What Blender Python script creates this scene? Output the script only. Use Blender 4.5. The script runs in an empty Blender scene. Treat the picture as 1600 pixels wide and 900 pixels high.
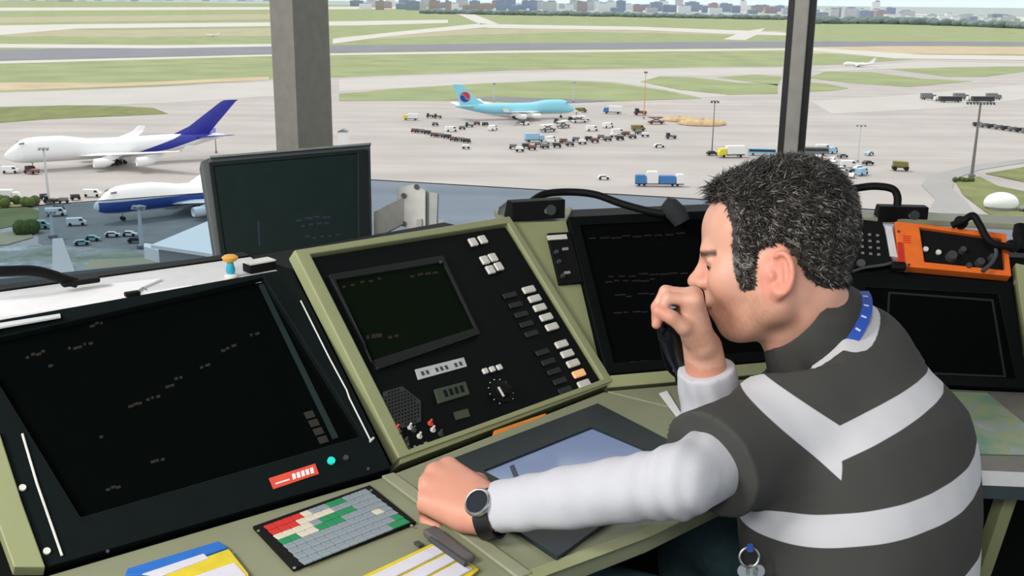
import bpy, math, random
import numpy as np
from mathutils import Vector, Matrix
random.seed(7)
RNG = np.random.default_rng(11)
SC = bpy.context.scene
COL = SC.collection

# ------------------------------------------------------------------ camera
f = 1650.0
CZ = 1.42
_p = math.atan(448 / f)
_r = math.radians(0.6)
V = lambda *a: np.array(a, float)
FW = V(0, math.cos(_p), -math.sin(_p))
_U0 = V(0, math.sin(_p), math.cos(_p))
RT = V(1, 0, 0) * math.cos(_r) + _U0 * math.sin(_r)
UP = -V(1, 0, 0) * math.sin(_r) + _U0 * math.cos(_r)
CAM = V(0, 0, CZ)
cd = bpy.data.cameras.new('camera')
cam = bpy.data.objects.new('camera', cd)
COL.objects.link(cam)
cd.sensor_width = 36
cd.lens = 36 * f / 1600
cd.clip_start = 0.05
cd.clip_end = 60000
M = Matrix.Identity(4)
for i in range(3):
    M[i][0], M[i][1], M[i][2], M[i][3] = RT[i], UP[i], -FW[i], CAM[i]
cam.matrix_world = M
SC.camera = cam

def ray(u, v): return FW + RT * ((u - 800) / f) - UP * ((v - 450) / f)
def P(u, v, d): return CAM + ray(u, v) * d
def onz(u, v, z):
    r = ray(u, v)
    return CAM + r * ((z - CZ) / r[2])
def onpl(u, v, o, n):
    r = ray(u, v)
    return CAM + r * (np.dot(o - CAM, n) / np.dot(r, n))
def nrm(a):
    a = np.asarray(a, float)
    return a / np.linalg.norm(a)

# ------------------------------------------------------------------ materials
def lin(c):
    return tuple(((x / 255) / 12.92 if x / 255 <= .04045 else ((x / 255 + .055) / 1.055) ** 2.4) for x in c)
MATS = {}
def mat(name, c, rough=.5, metal=0., var=.08, scale=40., spec=.5, emit=None, estr=0., bump=0., bscale=200., coat=0.):
    if name in MATS: return MATS[name]
    m = bpy.data.materials.new(name)
    m.use_nodes = True
    nt = m.node_tree
    b = nt.nodes['Principled BSDF']
    rgb = lin(c)
    tc = nt.nodes.new('ShaderNodeTexCoord')
    nz = nt.nodes.new('ShaderNodeTexNoise')
    nz.inputs['Scale'].default_value = scale
    nz.inputs['Detail'].default_value = 3
    nt.links.new(tc.outputs['Object'], nz.inputs['Vector'])
    mr = nt.nodes.new('ShaderNodeMapRange')
    mr.inputs['From Min'].default_value = .3
    mr.inputs['From Max'].default_value = .7
    mr.inputs['To Min'].default_value = 1 - var
    mr.inputs['To Max'].default_value = 1 + var
    nt.links.new(nz.outputs['Fac'], mr.inputs['Value'])
    mx = nt.nodes.new('ShaderNodeVectorMath')
    mx.operation = 'SCALE'
    mx.inputs[0].default_value = rgb
    nt.links.new(mr.outputs['Result'], mx.inputs['Scale'])
    nt.links.new(mx.outputs[0], b.inputs['Base Color'])
    b.inputs['Roughness'].default_value = rough
    b.inputs['Metallic'].default_value = metal
    b.inputs['Specular IOR Level'].default_value = spec
    b.inputs['Coat Weight'].default_value = coat
    if emit:
        b.inputs['Emission Color'].default_value = (*lin(emit), 1)
        b.inputs['Emission Strength'].default_value = estr
    if bump:
        n2 = nt.nodes.new('ShaderNodeTexNoise')
        n2.inputs['Scale'].default_value = bscale
        n2.inputs['Detail'].default_value = 2
        nt.links.new(tc.outputs['Object'], n2.inputs['Vector'])
        bp = nt.nodes.new('ShaderNodeBump')
        bp.inputs['Strength'].default_value = bump
        bp.inputs['Distance'].default_value = .002
        nt.links.new(n2.outputs['Fac'], bp.inputs['Height'])
        nt.links.new(bp.outputs['Normal'], b.inputs['Normal'])
    MATS[name] = m
    return m

# ------------------------------------------------------------------ objects
ORG = {}
def tag(o, label=None, cat=None, group=None, kind=None):
    if label: o['label'] = label
    if cat: o['category'] = cat
    if group: o['group'] = group
    if kind: o['kind'] = kind
    return o
def thing(name, label, cat, loc, group=None):
    o = bpy.data.objects.new(name, None)
    o.empty_display_size = .05
    COL.objects.link(o)
    o.location = Vector(loc)
    ORG[o.name] = np.asarray(loc, float)
    return tag(o, label, cat, group)

class MB:
    def __init__(s):
        s.v = []; s.f = []; s.m = []; s.cur = 0
    def add(s, vs, fs):
        b = len(s.v)
        s.v += [tuple(map(float, q)) for q in vs]
        for q in fs:
            s.f.append([b + i for i in q]); s.m.append(s.cur)
    def prism(s, pts, off):
        """closed prism: polygon pts (3D) swept by the vector off"""
        pts = [np.asarray(q, float) for q in pts]
        n = len(pts)
        a = sum((np.cross(pts[i], pts[(i + 1) % n]) for i in range(n)), np.zeros(3))
        if np.dot(a, off) < 0: pts = pts[::-1]
        vs = pts + [q + off for q in pts]
        fs = [list(range(n))[::-1], list(range(n, 2 * n))]
        for i in range(n):
            j = (i + 1) % n
            fs.append([i, j, n + j, n + i])
        s.add(vs, fs)
    def box(s, c, sz, ax=None):
        c = np.asarray(c, float)
        ax = ax if ax is not None else np.eye(3)
        h = [np.asarray(ax[i], float) * sz[i] / 2 for i in range(3)]
        s.prism([c - h[0] - h[1] - h[2], c + h[0] - h[1] - h[2], c + h[0] + h[1] - h[2], c - h[0] + h[1] - h[2]], 2 * h[2])
    def tube(s, path, r, n=10, caps=True, flat=1.0, upv=None):
        path = [np.asarray(q, float) for q in path]
        k = len(path)
        rs = r if hasattr(r, '__len__') else [r] * k
        vs = []
        prev = None
        for i, q in enumerate(path):
            t = nrm(path[min(i + 1, k - 1)] - path[max(i - 1, 0)])
            if prev is None:
                a = V(0, 0, 1) if abs(t[2]) < .9 else V(1, 0, 0)
                if upv is not None: a = np.asarray(upv, float)
                x = nrm(np.cross(t, a))
            else:
                x = nrm(prev - t * np.dot(prev, t))
            prev = x
            y = np.cross(t, x)
            for j in range(n):
                th = 2 * math.pi * j / n
                vs.append(q + (x * math.cos(th) + y * math.sin(th) * flat) * rs[i])
        fs = []
        for i in range(k - 1):
            for j in range(n):
                j2 = (j + 1) % n
                fs.append([i * n + j, i * n + j2, (i + 1) * n + j2, (i + 1) * n + j])
        if caps:
            fs.append(list(range(n))[::-1])
            fs.append([(k - 1) * n + j for j in range(n)])
        s.add(vs, fs)
    def cyl(s, c, ax, r, h, n=20, r2=None):
        c = np.asarray(c, float); ax = nrm(ax)
        s.tube([c, c + ax * h], [r, r if r2 is None else r2], n)
    def lathe(s, c, ax, prof, n=20):
        c = np.asarray(c, float); ax = nrm(ax)
        s.tube2(c, ax, prof, n)
    def tube2(s, c, ax, prof, n):
        a = V(0, 0, 1) if abs(ax[2]) < .9 else V(1, 0, 0)
        x = nrm(np.cross(ax, a)); y = np.cross(ax, x)
        vs = []
        for (r, h) in prof:
            for j in range(n):
                th = 2 * math.pi * j / n
                vs.append(c + ax * h + (x * math.cos(th) + y * math.sin(th)) * max(r, 1e-5))
        fs = []
        for i in range(len(prof) - 1):
            for j in range(n):
                j2 = (j + 1) % n
                fs.append([i * n + j, i * n + j2, (i + 1) * n + j2, (i + 1) * n + j])
        fs.append(list(range(n))[::-1])
        fs.append([(len(prof) - 1) * n + j for j in range(n)])
        s.add(vs, fs)
    def loft(s, rings, caps=True):
        n = len(rings[0]); k = len(rings)
        vs = [q for r in rings for q in r]
        fs = []
        for i in range(k - 1):
            for j in range(n):
                j2 = (j + 1) % n
                fs.append([i * n + j, i * n + j2, (i + 1) * n + j2, (i + 1) * n + j])
        if caps:
            fs.append(list(range(n))[::-1])
            fs.append([(k - 1) * n + j for j in range(n)])
        s.add(vs, fs)
    def build(s, name, mats, parent=None, smooth=False, bevel=0., seg=2, org=None, subs=0, matrix=None):
        mats = mats if isinstance(mats, (list, tuple)) else [mats]
        me = bpy.data.meshes.new(name)
        vs = np.array(s.v)
        root = parent
        while root is not None and root.parent is not None: root = root.parent
        if matrix is None:
            if parent is not None:
                o0 = ORG[root.name]
            else:
                if org is None:
                    org = V((vs[:, 0].min() + vs[:, 0].max()) / 2, (vs[:, 1].min() + vs[:, 1].max()) / 2, vs[:, 2].min())
                o0 = np.asarray(org, float)
            vs = vs - o0
        me.from_pydata(vs.tolist(), [], s.f)
        me.update()
        for m in mats: me.materials.append(m)
        if len(mats) > 1: me.polygons.foreach_set('material_index', s.m)
        if smooth: me.polygons.foreach_set('use_smooth', [True] * len(me.polygons))
        o = bpy.data.objects.new(name, me)
        COL.objects.link(o)
        if matrix is None:
            if parent is None:
                o.location = Vector(o0); ORG[o.name] = o0
            else: o.parent = parent
        else:
            mm = matrix.copy()
            if parent is not None:
                mm.translation = mm.translation - Vector(ORG[root.name])
                o.parent = parent
            o.matrix_basis = mm
        if bevel:
            b = o.modifiers.new('bevel', 'BEVEL'); b.width = bevel; b.segments = seg
            b.limit_method = 'ANGLE'; b.angle_limit = math.radians(40)
            for pl in me.polygons: pl.use_smooth = True
            w = o.modifiers.new('wn', 'WEIGHTED_NORMAL')
        if smooth and not bevel and not subs:
            try: me.set_sharp_from_angle(angle=math.radians(50))
            except Exception: pass
        if subs:
            b = o.modifiers.new('sub', 'SUBSURF'); b.levels = subs; b.render_levels = subs
        return o

def copy_tree(o, parent=None):
    c = o.copy()
    COL.objects.link(c)
    if parent is not None: c.parent = parent
    for ch in list(o.children): copy_tree(ch, c)
    return c

class Fr:
    """a flat working frame: origin o, ex along, ey up the slope, ez out of the face"""
    def __init__(s, o, ex, ey):
        s.o = np.asarray(o, float); s.ex = nrm(ex)
        s.ez = nrm(np.cross(s.ex, ey)); s.ey = np.cross(s.ez, s.ex)
        s.ax = [s.ex, s.ey, s.ez]
    def px(s, u, v, h=0.):
        q = onpl(u, v, s.o + s.ez * h, s.ez) - s.o
        return np.dot(q, s.ex), np.dot(q, s.ey)
    def w(s, a, b, h=0.): return s.o + s.ex * a + s.ey * b + s.ez * h
    def wp(s, u, v, h=0.):
        a, b = s.px(u, v, h)
        return s.w(a, b, h)
    def mtx(s, a, b, h=0.):
        m = Matrix.Identity(4); q = s.w(a, b, h)
        for i in range(3):
            m[i][0], m[i][1], m[i][2], m[i][3] = s.ex[i], s.ey[i], s.ez[i], q[i]
        return m
    def quad(s, mb, pts, h0, h1):
        """prism over the picture polygon pts, from height h0 to h1"""
        mb.prism([s.wp(u, v, h0) for u, v in pts], s.ez * (h1 - h0))
    def rect(s, mb, a0, a1, b0, b1, h0, h1):
        mb.prism([s.w(a0, b0, h0), s.w(a1, b0, h0), s.w(a1, b1, h0), s.w(a0, b1, h0)], s.ez * (h1 - h0))
    def ring(s, mb, a0, a1, b0, b1, t, h0, h1):
        """four mitred bars"""
        O = [(a0, b0), (a1, b0), (a1, b1), (a0, b1)]
        t = t if hasattr(t, '__len__') else [t] * 4     # bottom right top left
        I = [(a0 + t[3], b0 + t[0]), (a1 - t[1], b0 + t[0]), (a1 - t[1], b1 - t[2]), (a0 + t[3], b1 - t[2])]
        s.ringq(mb, [s.w(*q, h0) for q in O], [s.w(*q, h0) for q in I], h1 - h0)
    def ringq(s, mb, O, I, h):
        off = s.ez * h
        vs = O + I + [q + off for q in O] + [q + off for q in I]
        fs = []
        for i in range(4):
            j = (i + 1) % 4
            fs += [[8 + i, 8 + j, 12 + j, 12 + i], [i, 4 + i, 4 + j, j], [i, j, 8 + j, 8 + i], [4 + j, 4 + i, 12 + i, 12 + j]]
        mb.add(vs, fs)
    def ringpx(s, mb, O, I, h0, h1):
        s.ringq(mb, [s.wp(*q, h0) for q in O], [s.wp(*q, h0) for q in I], h1 - h0)
def bez(pts, n=24):
    """smooth curve through points (Catmull-Rom)"""
    p = [np.asarray(q, float) for q in pts]
    p = [2 * p[0] - p[1]] + p + [2 * p[-1] - p[-2]]
    out = []
    k = len(p) - 3
    for i in range(k):
        for j in range(n):
            t = j / n
            a, b, c, d = p[i:i + 4]
            out.append(.5 * ((2 * b) + (-a + c) * t + (2 * a - 5 * b + 4 * c - d) * t * t + (-a + 3 * b - 3 * c + d) * t ** 3))
    out.append(p[-2])
    return out
# ------------------------------------------------------------------ room: eight-sided glazed tower cab
m_wall = mat('cab_wall_paint', (120, 122, 112), .6)
m_dark = mat('dark_floor_carpet', (28, 30, 32), .95, bump=.3, bscale=400)
m_ceil = mat('dark_ceiling_panel', (40, 42, 42), .9)
m_post = mat('grey_window_post', (146, 144, 136), .45, .1)
m_postd = mat('black_window_gasket', (14, 16, 16), .5)
def glass_mat(name, tint, refl=.5, film=None, ffac=0.):
    m = bpy.data.materials.new(name); m.use_nodes = True
    nt = m.node_tree; nt.nodes.clear()
    out = nt.nodes.new('ShaderNodeOutputMaterial')
    tr = nt.nodes.new('ShaderNodeBsdfTransparent'); tr.inputs[0].default_value = (*tint, 1)
    gl = nt.nodes.new('ShaderNodeBsdfGlossy'); gl.inputs['Roughness'].default_value = .02
    gl.inputs[0].default_value = (refl, refl, refl, 1)
    fr = nt.nodes.new('ShaderNodeFresnel'); fr.inputs[0].default_value = 1.25
    mx = nt.nodes.new('ShaderNodeMixShader')
    nt.links.new(fr.outputs[0], mx.inputs[0]); nt.links.new(tr.outputs[0], mx.inputs[1]); nt.links.new(gl.outputs[0], mx.inputs[2])
    last = mx
    if film:
        df = nt.nodes.new('ShaderNodeBsdfTranslucent'); df.inputs[0].default_value = (*film, 1)
        m2 = nt.nodes.new('ShaderNodeMixShader'); m2.inputs[0].default_value = ffac
        nt.links.new(mx.outputs[0], m2.inputs[1]); nt.links.new(df.outputs[0], m2.inputs[2]); last = m2
    nt.links.new(last.outputs[0], out.inputs[0])
    return m
m_glass = glass_mat('clear_window_glass', (.97, .98, .97))
m_tint = glass_mat('blue_tinted_glass', (.62, .71, .78))
A0 = V(-.52, 2.63, 0)
E1 = V(math.cos(math.radians(-16)), math.sin(math.radians(-16)), 0)
IN = V(E1[1], -E1[0], 0)            # inward normal of the front side
SIDE = 2.4
CEN = A0 + E1 * SIDE / 2 + IN * SIDE * (1 + math.sqrt(2)) / 2
OCT = []
a0 = math.atan2(A0[1] - CEN[1], A0[0] - CEN[0]); RAD = np.linalg.norm(A0 - CEN)
for k in range(8):
    t = a0 - k * math.pi / 4
    OCT.append(CEN + V(math.cos(t), math.sin(t), 0) * RAD)
SILL, TINTZ, CEIL = .78, .982, 2.75
def poly_slab(name, z0, z1, r, m):
    b = MB()
    b.prism([CEN + (q - CEN) * r + V(0, 0, z0) for q in OCT], V(0, 0, z1 - z0))
    return tag(b.build(name, m), kind='structure')
poly_slab('floor', -.25, 0, 1.04, m_dark)
poly_slab('ceiling', CEIL, CEIL + .25, 1.06, m_ceil)
NAMES = ['front', 'front_right', 'right', 'back_right', 'back', 'back_left', 'left', 'front_left']
for k in range(8):
    a, b = OCT[k], OCT[(k + 1) % 8]
    e = nrm(b - a); n = V(-e[1], e[0], 0)          # n points outwards
    if np.dot(n, a - CEN) < 0: n = -n
    w = MB()
    w.prism([a + n * .0, b + n * .0, b + n * .12, a + n * .12], V(0, 0, SILL - .03))
    tag(w.build('wall_' + NAMES[k], m_wall), kind='structure')
    win = thing('window_%d' % (k + 1), None, None, (a + b) / 2 + V(0, 0, SILL))
    win['kind'] = 'structure'
    TZ = TINTZ - (.024 if k == 7 else 0)
    g = MB(); g.prism([a + n * .05 + V(0, 0, TZ), b + n * .05 + V(0, 0, TZ), b + n * .05 + V(0, 0, CEIL), a + n * .05 + V(0, 0, CEIL)], n * .012)
    g.build('pane', m_glass, win)
    g = MB(); g.prism([a + n * .05 + V(0, 0, SILL), b + n * .05 + V(0, 0, SILL), b + n * .05 + V(0, 0, TZ), a + n * .05 + V(0, 0, TZ)], n * .012)
    g.build('tinted_pane', m_tint, win)
    s_ = MB(); s_.prism([a - n * .03 + V(0, 0, SILL - .03), b - n * .03 + V(0, 0, SILL - .03), b + n * .12 + V(0, 0, SILL - .03), a + n * .12 + V(0, 0, SILL - .03)], V(0, 0, .03))
    s_.build('sill', m_postd, win)
    # slim mullion halfway along the side: grey face between two dark gaskets
    c = a + e * 1.172
    q = MB(); q.box(c + V(0, 0, (SILL + CEIL) / 2), (.030, .09, CEIL - SILL), [e, n, V(0, 0, 1)]); q.build('mullion', m_post, win, bevel=.003)
    for sg in (-1, 1):
        q = MB(); q.box(c + e * sg * .022 + n * .015 + V(0, 0, (SILL + CEIL) / 2), (.013, .075, CEIL - SILL), [e, n, V(0, 0, 1)]); q.build('gasket', m_postd, win)
    # thick corner post at the start of the side
    q = MB()
    e_prev = nrm(a - OCT[k - 1]); o_ = nrm(a - CEN)
    pw = .068
    side = nrm(e + e_prev)
    prof = [(-pw, -.02), (-.010, -.075), (pw, .035), (pw * .9, .10), (-pw * .9, .10)]
    q.prism([a + side * x + o_ * y + V(0, 0, SILL) for x, y in prof], V(0, 0, CEIL - SILL))
    q.build('post', m_post, win, bevel=.004)
# ------------------------------------------------------------------ light
w = bpy.data.worlds.new('sky'); SC.world = w; w.use_nodes = True
nt = w.node_tree; bg = nt.nodes['Background']
tc = nt.nodes.new('ShaderNodeTexCoord'); sx = nt.nodes.new('ShaderNodeSeparateXYZ')
nt.links.new(tc.outputs['Generated'], sx.inputs[0])
cr = nt.nodes.new('ShaderNodeValToRGB')
cr.color_ramp.elements[0].position = .0; cr.color_ramp.elements[0].color = (.74, .84, .93, 1)
cr.color_ramp.elements[1].position = .5; cr.color_ramp.elements[1].color = (1.0, 1.0, 1.0, 1)
nt.links.new(sx.outputs['Z'], cr.inputs[0]); nt.links.new(cr.outputs[0], bg.inputs[0])
bg.inputs[1].default_value = 1.25
sd = bpy.data.lights.new('sun', 'SUN'); so = bpy.data.objects.new('sun', sd); COL.objects.link(so)
sd.energy = 2.0; sd.angle = math.radians(8); sd.color = (1, .96, .9)
so.rotation_euler = Vector((-.50, .22, .84)).to_track_quat('Z', 'Y').to_euler()
so.location = (0, 0, 20)
def area(name, loc, to, size, power, color=(1, 1, 1)):
    l = bpy.data.lights.new(name, 'AREA'); l.energy = power; l.size = size; l.color = color
    o = bpy.data.objects.new(name, l); COL.objects.link(o); o.location = loc
    d = Vector(to) - Vector(loc); o.rotation_euler = d.to_track_quat('-Z', 'Y').to_euler()
    return o
area('fill_light', (-1.8, .1, 2.7), (.1, 1.4, .9), 1.0, 112, (1, .97, .93))  # added fill lamp, out of view, brightens man and window post from the left
area('fill_light.001', (-.4, -1.1, 2.7), (.5, 1.4, .9), 1.0, 74, (1, .97, .93))  # second added fill lamp, unseen behind the viewpoint
SC.view_settings.view_transform = 'Standard'
SC.view_settings.look = 'None'
SC.view_settings.exposure = 0
SC.view_settings.gamma = 1
SC.view_settings.use_curve_mapping = False
try: SC.cycles.use_denoising = True
except Exception: pass
SC.cycles.max_bounces = 8
SC.cycles.transparent_max_bounces = 12
SC.cycles.sample_clamp_indirect = 6
# ------------------------------------------------------------------ airfield far below the tower
GZ = -68.0
def G(u, v, h=0.): return onz(u, v, GZ + h)
m_apron = mat('pale_concrete_apron', (168, 161, 159), .9, var=.06, scale=.03)
m_grass = mat('airfield_grass', (134, 143, 100), .95, var=.16, scale=.02)
m_grassb = mat('dry_airfield_grass', (158, 152, 124), .95, var=.12, scale=.02)
m_grassd = mat('dark_grass', (112, 117, 70), .95, var=.2, scale=.08)
m_runway = mat('dark_runway_asphalt', (116, 116, 126), .9, var=.08, scale=.02)
m_taxi = mat('light_taxiway_concrete', (188, 184, 179), .9, var=.04, scale=.02)
m_taxin = mat('near_taxiway_concrete', (178, 173, 170), .9, var=.05, scale=.02)
m_road = mat('grey_road_asphalt', (150, 148, 147), .9, var=.05, scale=.05)
m_soil = mat('bare_soil_edge', (178, 160, 134), .95, var=.12, scale=.03)
_nt = m_apron.node_tree; _b = _nt.nodes['Principled BSDF']; _old = _b.inputs['Base Color'].links[0].from_socket
_tc = _nt.nodes.new('ShaderNodeTexCoord'); _mp = _nt.nodes.new('ShaderNodeMapping'); _mp.inputs['Scale'].default_value = (.006, .05, 1); _mp.inputs['Rotation'].default_value = (0, 0, .15)
_nz = _nt.nodes.new('ShaderNodeTexNoise'); _nz.inputs['Scale'].default_value = 1.0; _nz.inputs['Detail'].default_value = 5
_mr = _nt.nodes.new('ShaderNodeMapRange'); _mr.inputs[1].default_value = .3; _mr.inputs[2].default_value = .7; _mr.inputs[3].default_value = .88; _mr.inputs[4].default_value = 1.1
_vs = _nt.nodes.new('ShaderNodeVectorMath'); _vs.operation = 'SCALE'
_nt.links.new(_tc.outputs['Object'], _mp.inputs[0]); _nt.links.new(_mp.outputs[0], _nz.inputs['Vector']); _nt.links.new(_nz.outputs['Fac'], _mr.inputs[0]); _nt.links.new(_old, _vs.inputs[0]); _nt.links.new(_mr.outputs[0], _vs.inputs['Scale']); _nt.links.new(_vs.outputs[0], _b.inputs['Base Color'])
g = MB(); g.prism([V(-16000, -1500, GZ - 3), V(16000, -1500, GZ - 3), V(16000, 26000, GZ - 3), V(-16000, 26000, GZ - 3)], V(0, 0, 3))
tag(g.build('ground', m_apron), kind='structure')
_layer = [0]
def patch(name, pts, m, lay=1):
    b = MB()
    pts = [(u + 1500, v + 15.7) if u >= 1680 else ((u - 1500, v - 15.7) if u <= -60 else (u, v)) for u, v in pts]
    b.prism([G(u, v, .0) for u, v in pts], V(0, 0, .12 * lay))
    return tag(b.build(name, m), kind='structure')
# far half: one big field, then taxiways and runway laid over it
patch('lawn', [(-60, 150), (0, 144), (250, 135), (430, 124), (530, 121), (800, 110), (1100, 105), (1230, 104), (1330, 100), (1440, 92), (1700, 88), (1750, 33), (1240, 25), (800, 18), (600, 9), (300, 4), (-80, .5)], m_grass, 1)
patch('terrain', [(1750, 33), (1240, 25), (800, 18), (600, 9), (300, 4), (-80, .5), (-80, -4), (600, 2.2), (1200, 8.5), (1750, 14)], mat('hazed_far_land', (150, 160, 160), .95, var=.1, scale=.003), 1)  # far haze is put into this greyed land colour
patch('lawn', [(-60, 147), (0, 142), (250, 133), (420, 125), (420, 120), (200, 130), (-60, 138)], m_soil, 2)
patch('lawn', [(-60, 62), (200, 58), (430, 56), (430, 44), (200, 47), (-60, 52)], m_grassb, 2)
patch('lawn', [(-60, 40), (0, 36), (430, 30), (430, 22), (0, 27), (-60, 28)], m_grassb, 2)
patch('lawn', [(530, 64), (700, 56), (900, 50), (1200, 56), (1230, 48), (900, 44), (700, 46), (530, 58)], m_grassb, 2)
patch('lawn', [(1270, 84), (1400, 84), (1700, 78), (1700, 72), (1400, 72), (1270, 74)], m_soil, 2)
patch('lawn', [(1270, 30), (1700, 44), (1700, 38), (1270, 22)], m_taxi, 2)
# runway
patch('road', [(-60, 98), (0, 95), (430, 84), (530, 82), (800, 78), (1230, 74), (1500, 71), (1750, 71), (1750, 66), (1500, 65), (1230, 65), (800, 68), (530, 71), (430, 72), (0, 78), (-60, 81)], m_runway, 3)
patch('road', [(-60, 104), (0, 100), (430, 88), (800, 83), (1230, 79), (1230, 76), (800, 79.5), (430, 85.5), (0, 96), (-60, 99)], m_taxi, 3)
# taxiways
patch('road', [(-60, 77), (0, 75), (250, 76), (430, 73), (430, 69), (250, 71), (0, 69), (-60, 69)], m_taxi, 4)
patch('road', [(-60, 58), (0, 55), (120, 45), (430, 41), (560, 40), (700, 36), (700, 31), (430, 35), (120, 38), (0, 40), (-60, 41)], m_taxi, 4)
patch('road', [(-60, 18), (0, 17), (430, 15), (640, 14), (640, 10), (430, 11), (0, 12), (-60, 12)], m_taxi, 4)
patch('road', [(520, 69), (600, 58), (680, 50), (760, 43), (790, 40), (750, 37), (700, 42), (620, 50), (520, 61)], m_taxi, 5)
patch('road', [(690, 12), (720, 24), (750, 38), (780, 38), (745, 24), (706, 11)], m_taxi, 5)
patch('road', [(760, 44), (1000, 47), (1160, 54), (1240, 56), (1240, 52), (1160, 48), (1000, 42), (770, 38)], m_taxi, 4)
patch('road', [(1130, 62), (1160, 50), (1196, 44), (1180, 56), (1165, 63)], m_taxi, 5)
patch('road', [(1270, 80), (1400, 92), (1700, 99), (1700, 92), (1440, 86), (1270, 75)], m_taxi, 5)
patch('road', [(1000, 18), (1240, 20), (1600, 32), (1750, 36), (1750, 32), (1600, 27), (1240, 16), (1000, 14)], m_taxi, 4)
patch('road', [(-60, 169), (0, 167), (180, 164), (260, 161), (430, 150), (430, 127), (250, 137), (0, 146), (-60, 150)], m_taxin, 1)
patch('road', [(530, 143), (640, 137), (760, 130), (880, 125), (960, 128), (1040, 140), (1096, 153), (1140, 150), (1060, 141), (1005, 129), (1030, 119), (1222, 116), (1222, 106), (1000, 109), (760, 115), (530, 124)], m_taxin, 1)
patch('road', [(1262, 109), (1330, 105), (1440, 96), (1600, 99), (1600, 104), (1500, 105), (1390, 108), (1290, 112)], m_taxin, 2)
patch('road', [(1266, 158), (1400, 150), (1600, 132), (1640, 150), (1500, 168), (1300, 178)], m_taxin, 1)
# grass islands on this side of the near taxiway
patch('lawn', [(-60, 196), (0, 192), (80, 186), (180, 182), (262, 178), (240, 169), (180, 166), (100, 165), (0, 168), (-60, 170)], m_grassd, 2)
patch('lawn', [(530, 158), (640, 157), (760, 158), (850, 164), (910, 160), (1000, 157), (1096, 154), (1040, 142), (960, 130), (880, 126), (760, 131), (620, 139), (530, 147)], m_grass, 2)
patch('road', [(700, 156), (760, 157), (850, 163), (920, 160), (960, 158), (880, 155), (760, 152)], m_runway, 3)
patch('lawn', [(1000, 128), (1060, 140), (1140, 148), (1215, 147), (1215, 132), (1160, 130), (1080, 121), (1030, 120)], m_grass, 2)
patch('lawn', [(1120, 121), (1215, 134), (1222, 120), (1180, 117)], m_grass, 2)
patch('lawn', [(1255, 144), (1300, 142), (1326, 138), (1290, 131), (1262, 128)], m_grass, 2)
patch('lawn', [(1262, 122), (1330, 130), (1420, 136), (1520, 127), (1440, 123), (1360, 113), (1290, 112)], m_grass, 2)
patch('lawn', [(1390, 108), (1480, 120), (1540, 120), (1600, 112), (1600, 104), (1500, 105)], m_grass, 2)
patch('lawn', [(1493, 284), (1505, 305), (1540, 332), (1575, 350), (1700, 350), (1700, 318), (1600, 300), (1560, 292), (1530, 277)], m_grassd, 3)
patch('lawn', [(1540, 272), (1600, 285), (1700, 292), (1700, 258), (1600, 262)], m_grassd, 3)
patch('road', [(1440, 345), (1530, 345), (1512, 318), (1488, 296), (1492, 280), (1530, 266), (1600, 255), (1600, 249), (1520, 258), (1450, 275), (1440, 290), (1462, 312)], m_road, 2)
patch('lawn', [(-60, 330), (0, 318), (36, 322), (60, 330), (60, 342), (30, 352), (0, 358), (-60, 365)], m_grassd, 2)
patch('lawn', [(-60, 372), (0, 366), (44, 358), (52, 372), (10, 384), (-60, 392)], m_grassb, 3)
m_yard = bpy.data.materials.new('mottled_yard_ground'); m_yard.use_nodes = True
_nt = m_yard.node_tree; _tc = _nt.nodes.new('ShaderNodeTexCoord'); _nz = _nt.nodes.new('ShaderNodeTexNoise'); _nz.inputs['Scale'].default_value = .09; _nz.inputs['Detail'].default_value = 6; _nz.inputs['Roughness'].default_value = .7
_cr = _nt.nodes.new('ShaderNodeValToRGB'); _e = _cr.color_ramp.elements; _e[0].position = .35; _e[0].color = (*lin((112, 122, 104)), 1); _e[1].position = .68; _e[1].color = (*lin((196, 196, 190)), 1)
for _p, _c in ((.46, (136, 142, 124)), (.55, (150, 150, 150))): _x = _e.new(_p); _x.color = (*lin(_c), 1)
_nt.links.new(_tc.outputs['Object'], _nz.inputs['Vector']); _nt.links.new(_nz.outputs['Fac'], _cr.inputs[0]); _nt.links.new(_cr.outputs[0], _nt.nodes['Principled BSDF'].inputs['Base Color']); _nt.nodes['Principled BSDF'].inputs['Roughness'].default_value = .95
patch('lawn', [(-60, 395), (10, 386), (80, 384), (330, 400), (440, 420), (440, 520), (-60, 520)], m_yard, 2)
patch('lawn', [(128, 430), (140, 408), (250, 404), (300, 410), (330, 425), (330, 470), (128, 470)], m_grassb, 3)
patch('path', [(82, 375), (98, 374), (122, 440), (126, 470), (80, 470), (82, 430)], m_taxi, 4)
patch('road', [(60, 322), (215, 313), (340, 306), (360, 330), (360, 420), (120, 400), (60, 380)], mat('dark_yard_asphalt', (124, 124, 122), .9, var=.14, scale=.12), 1)

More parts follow.
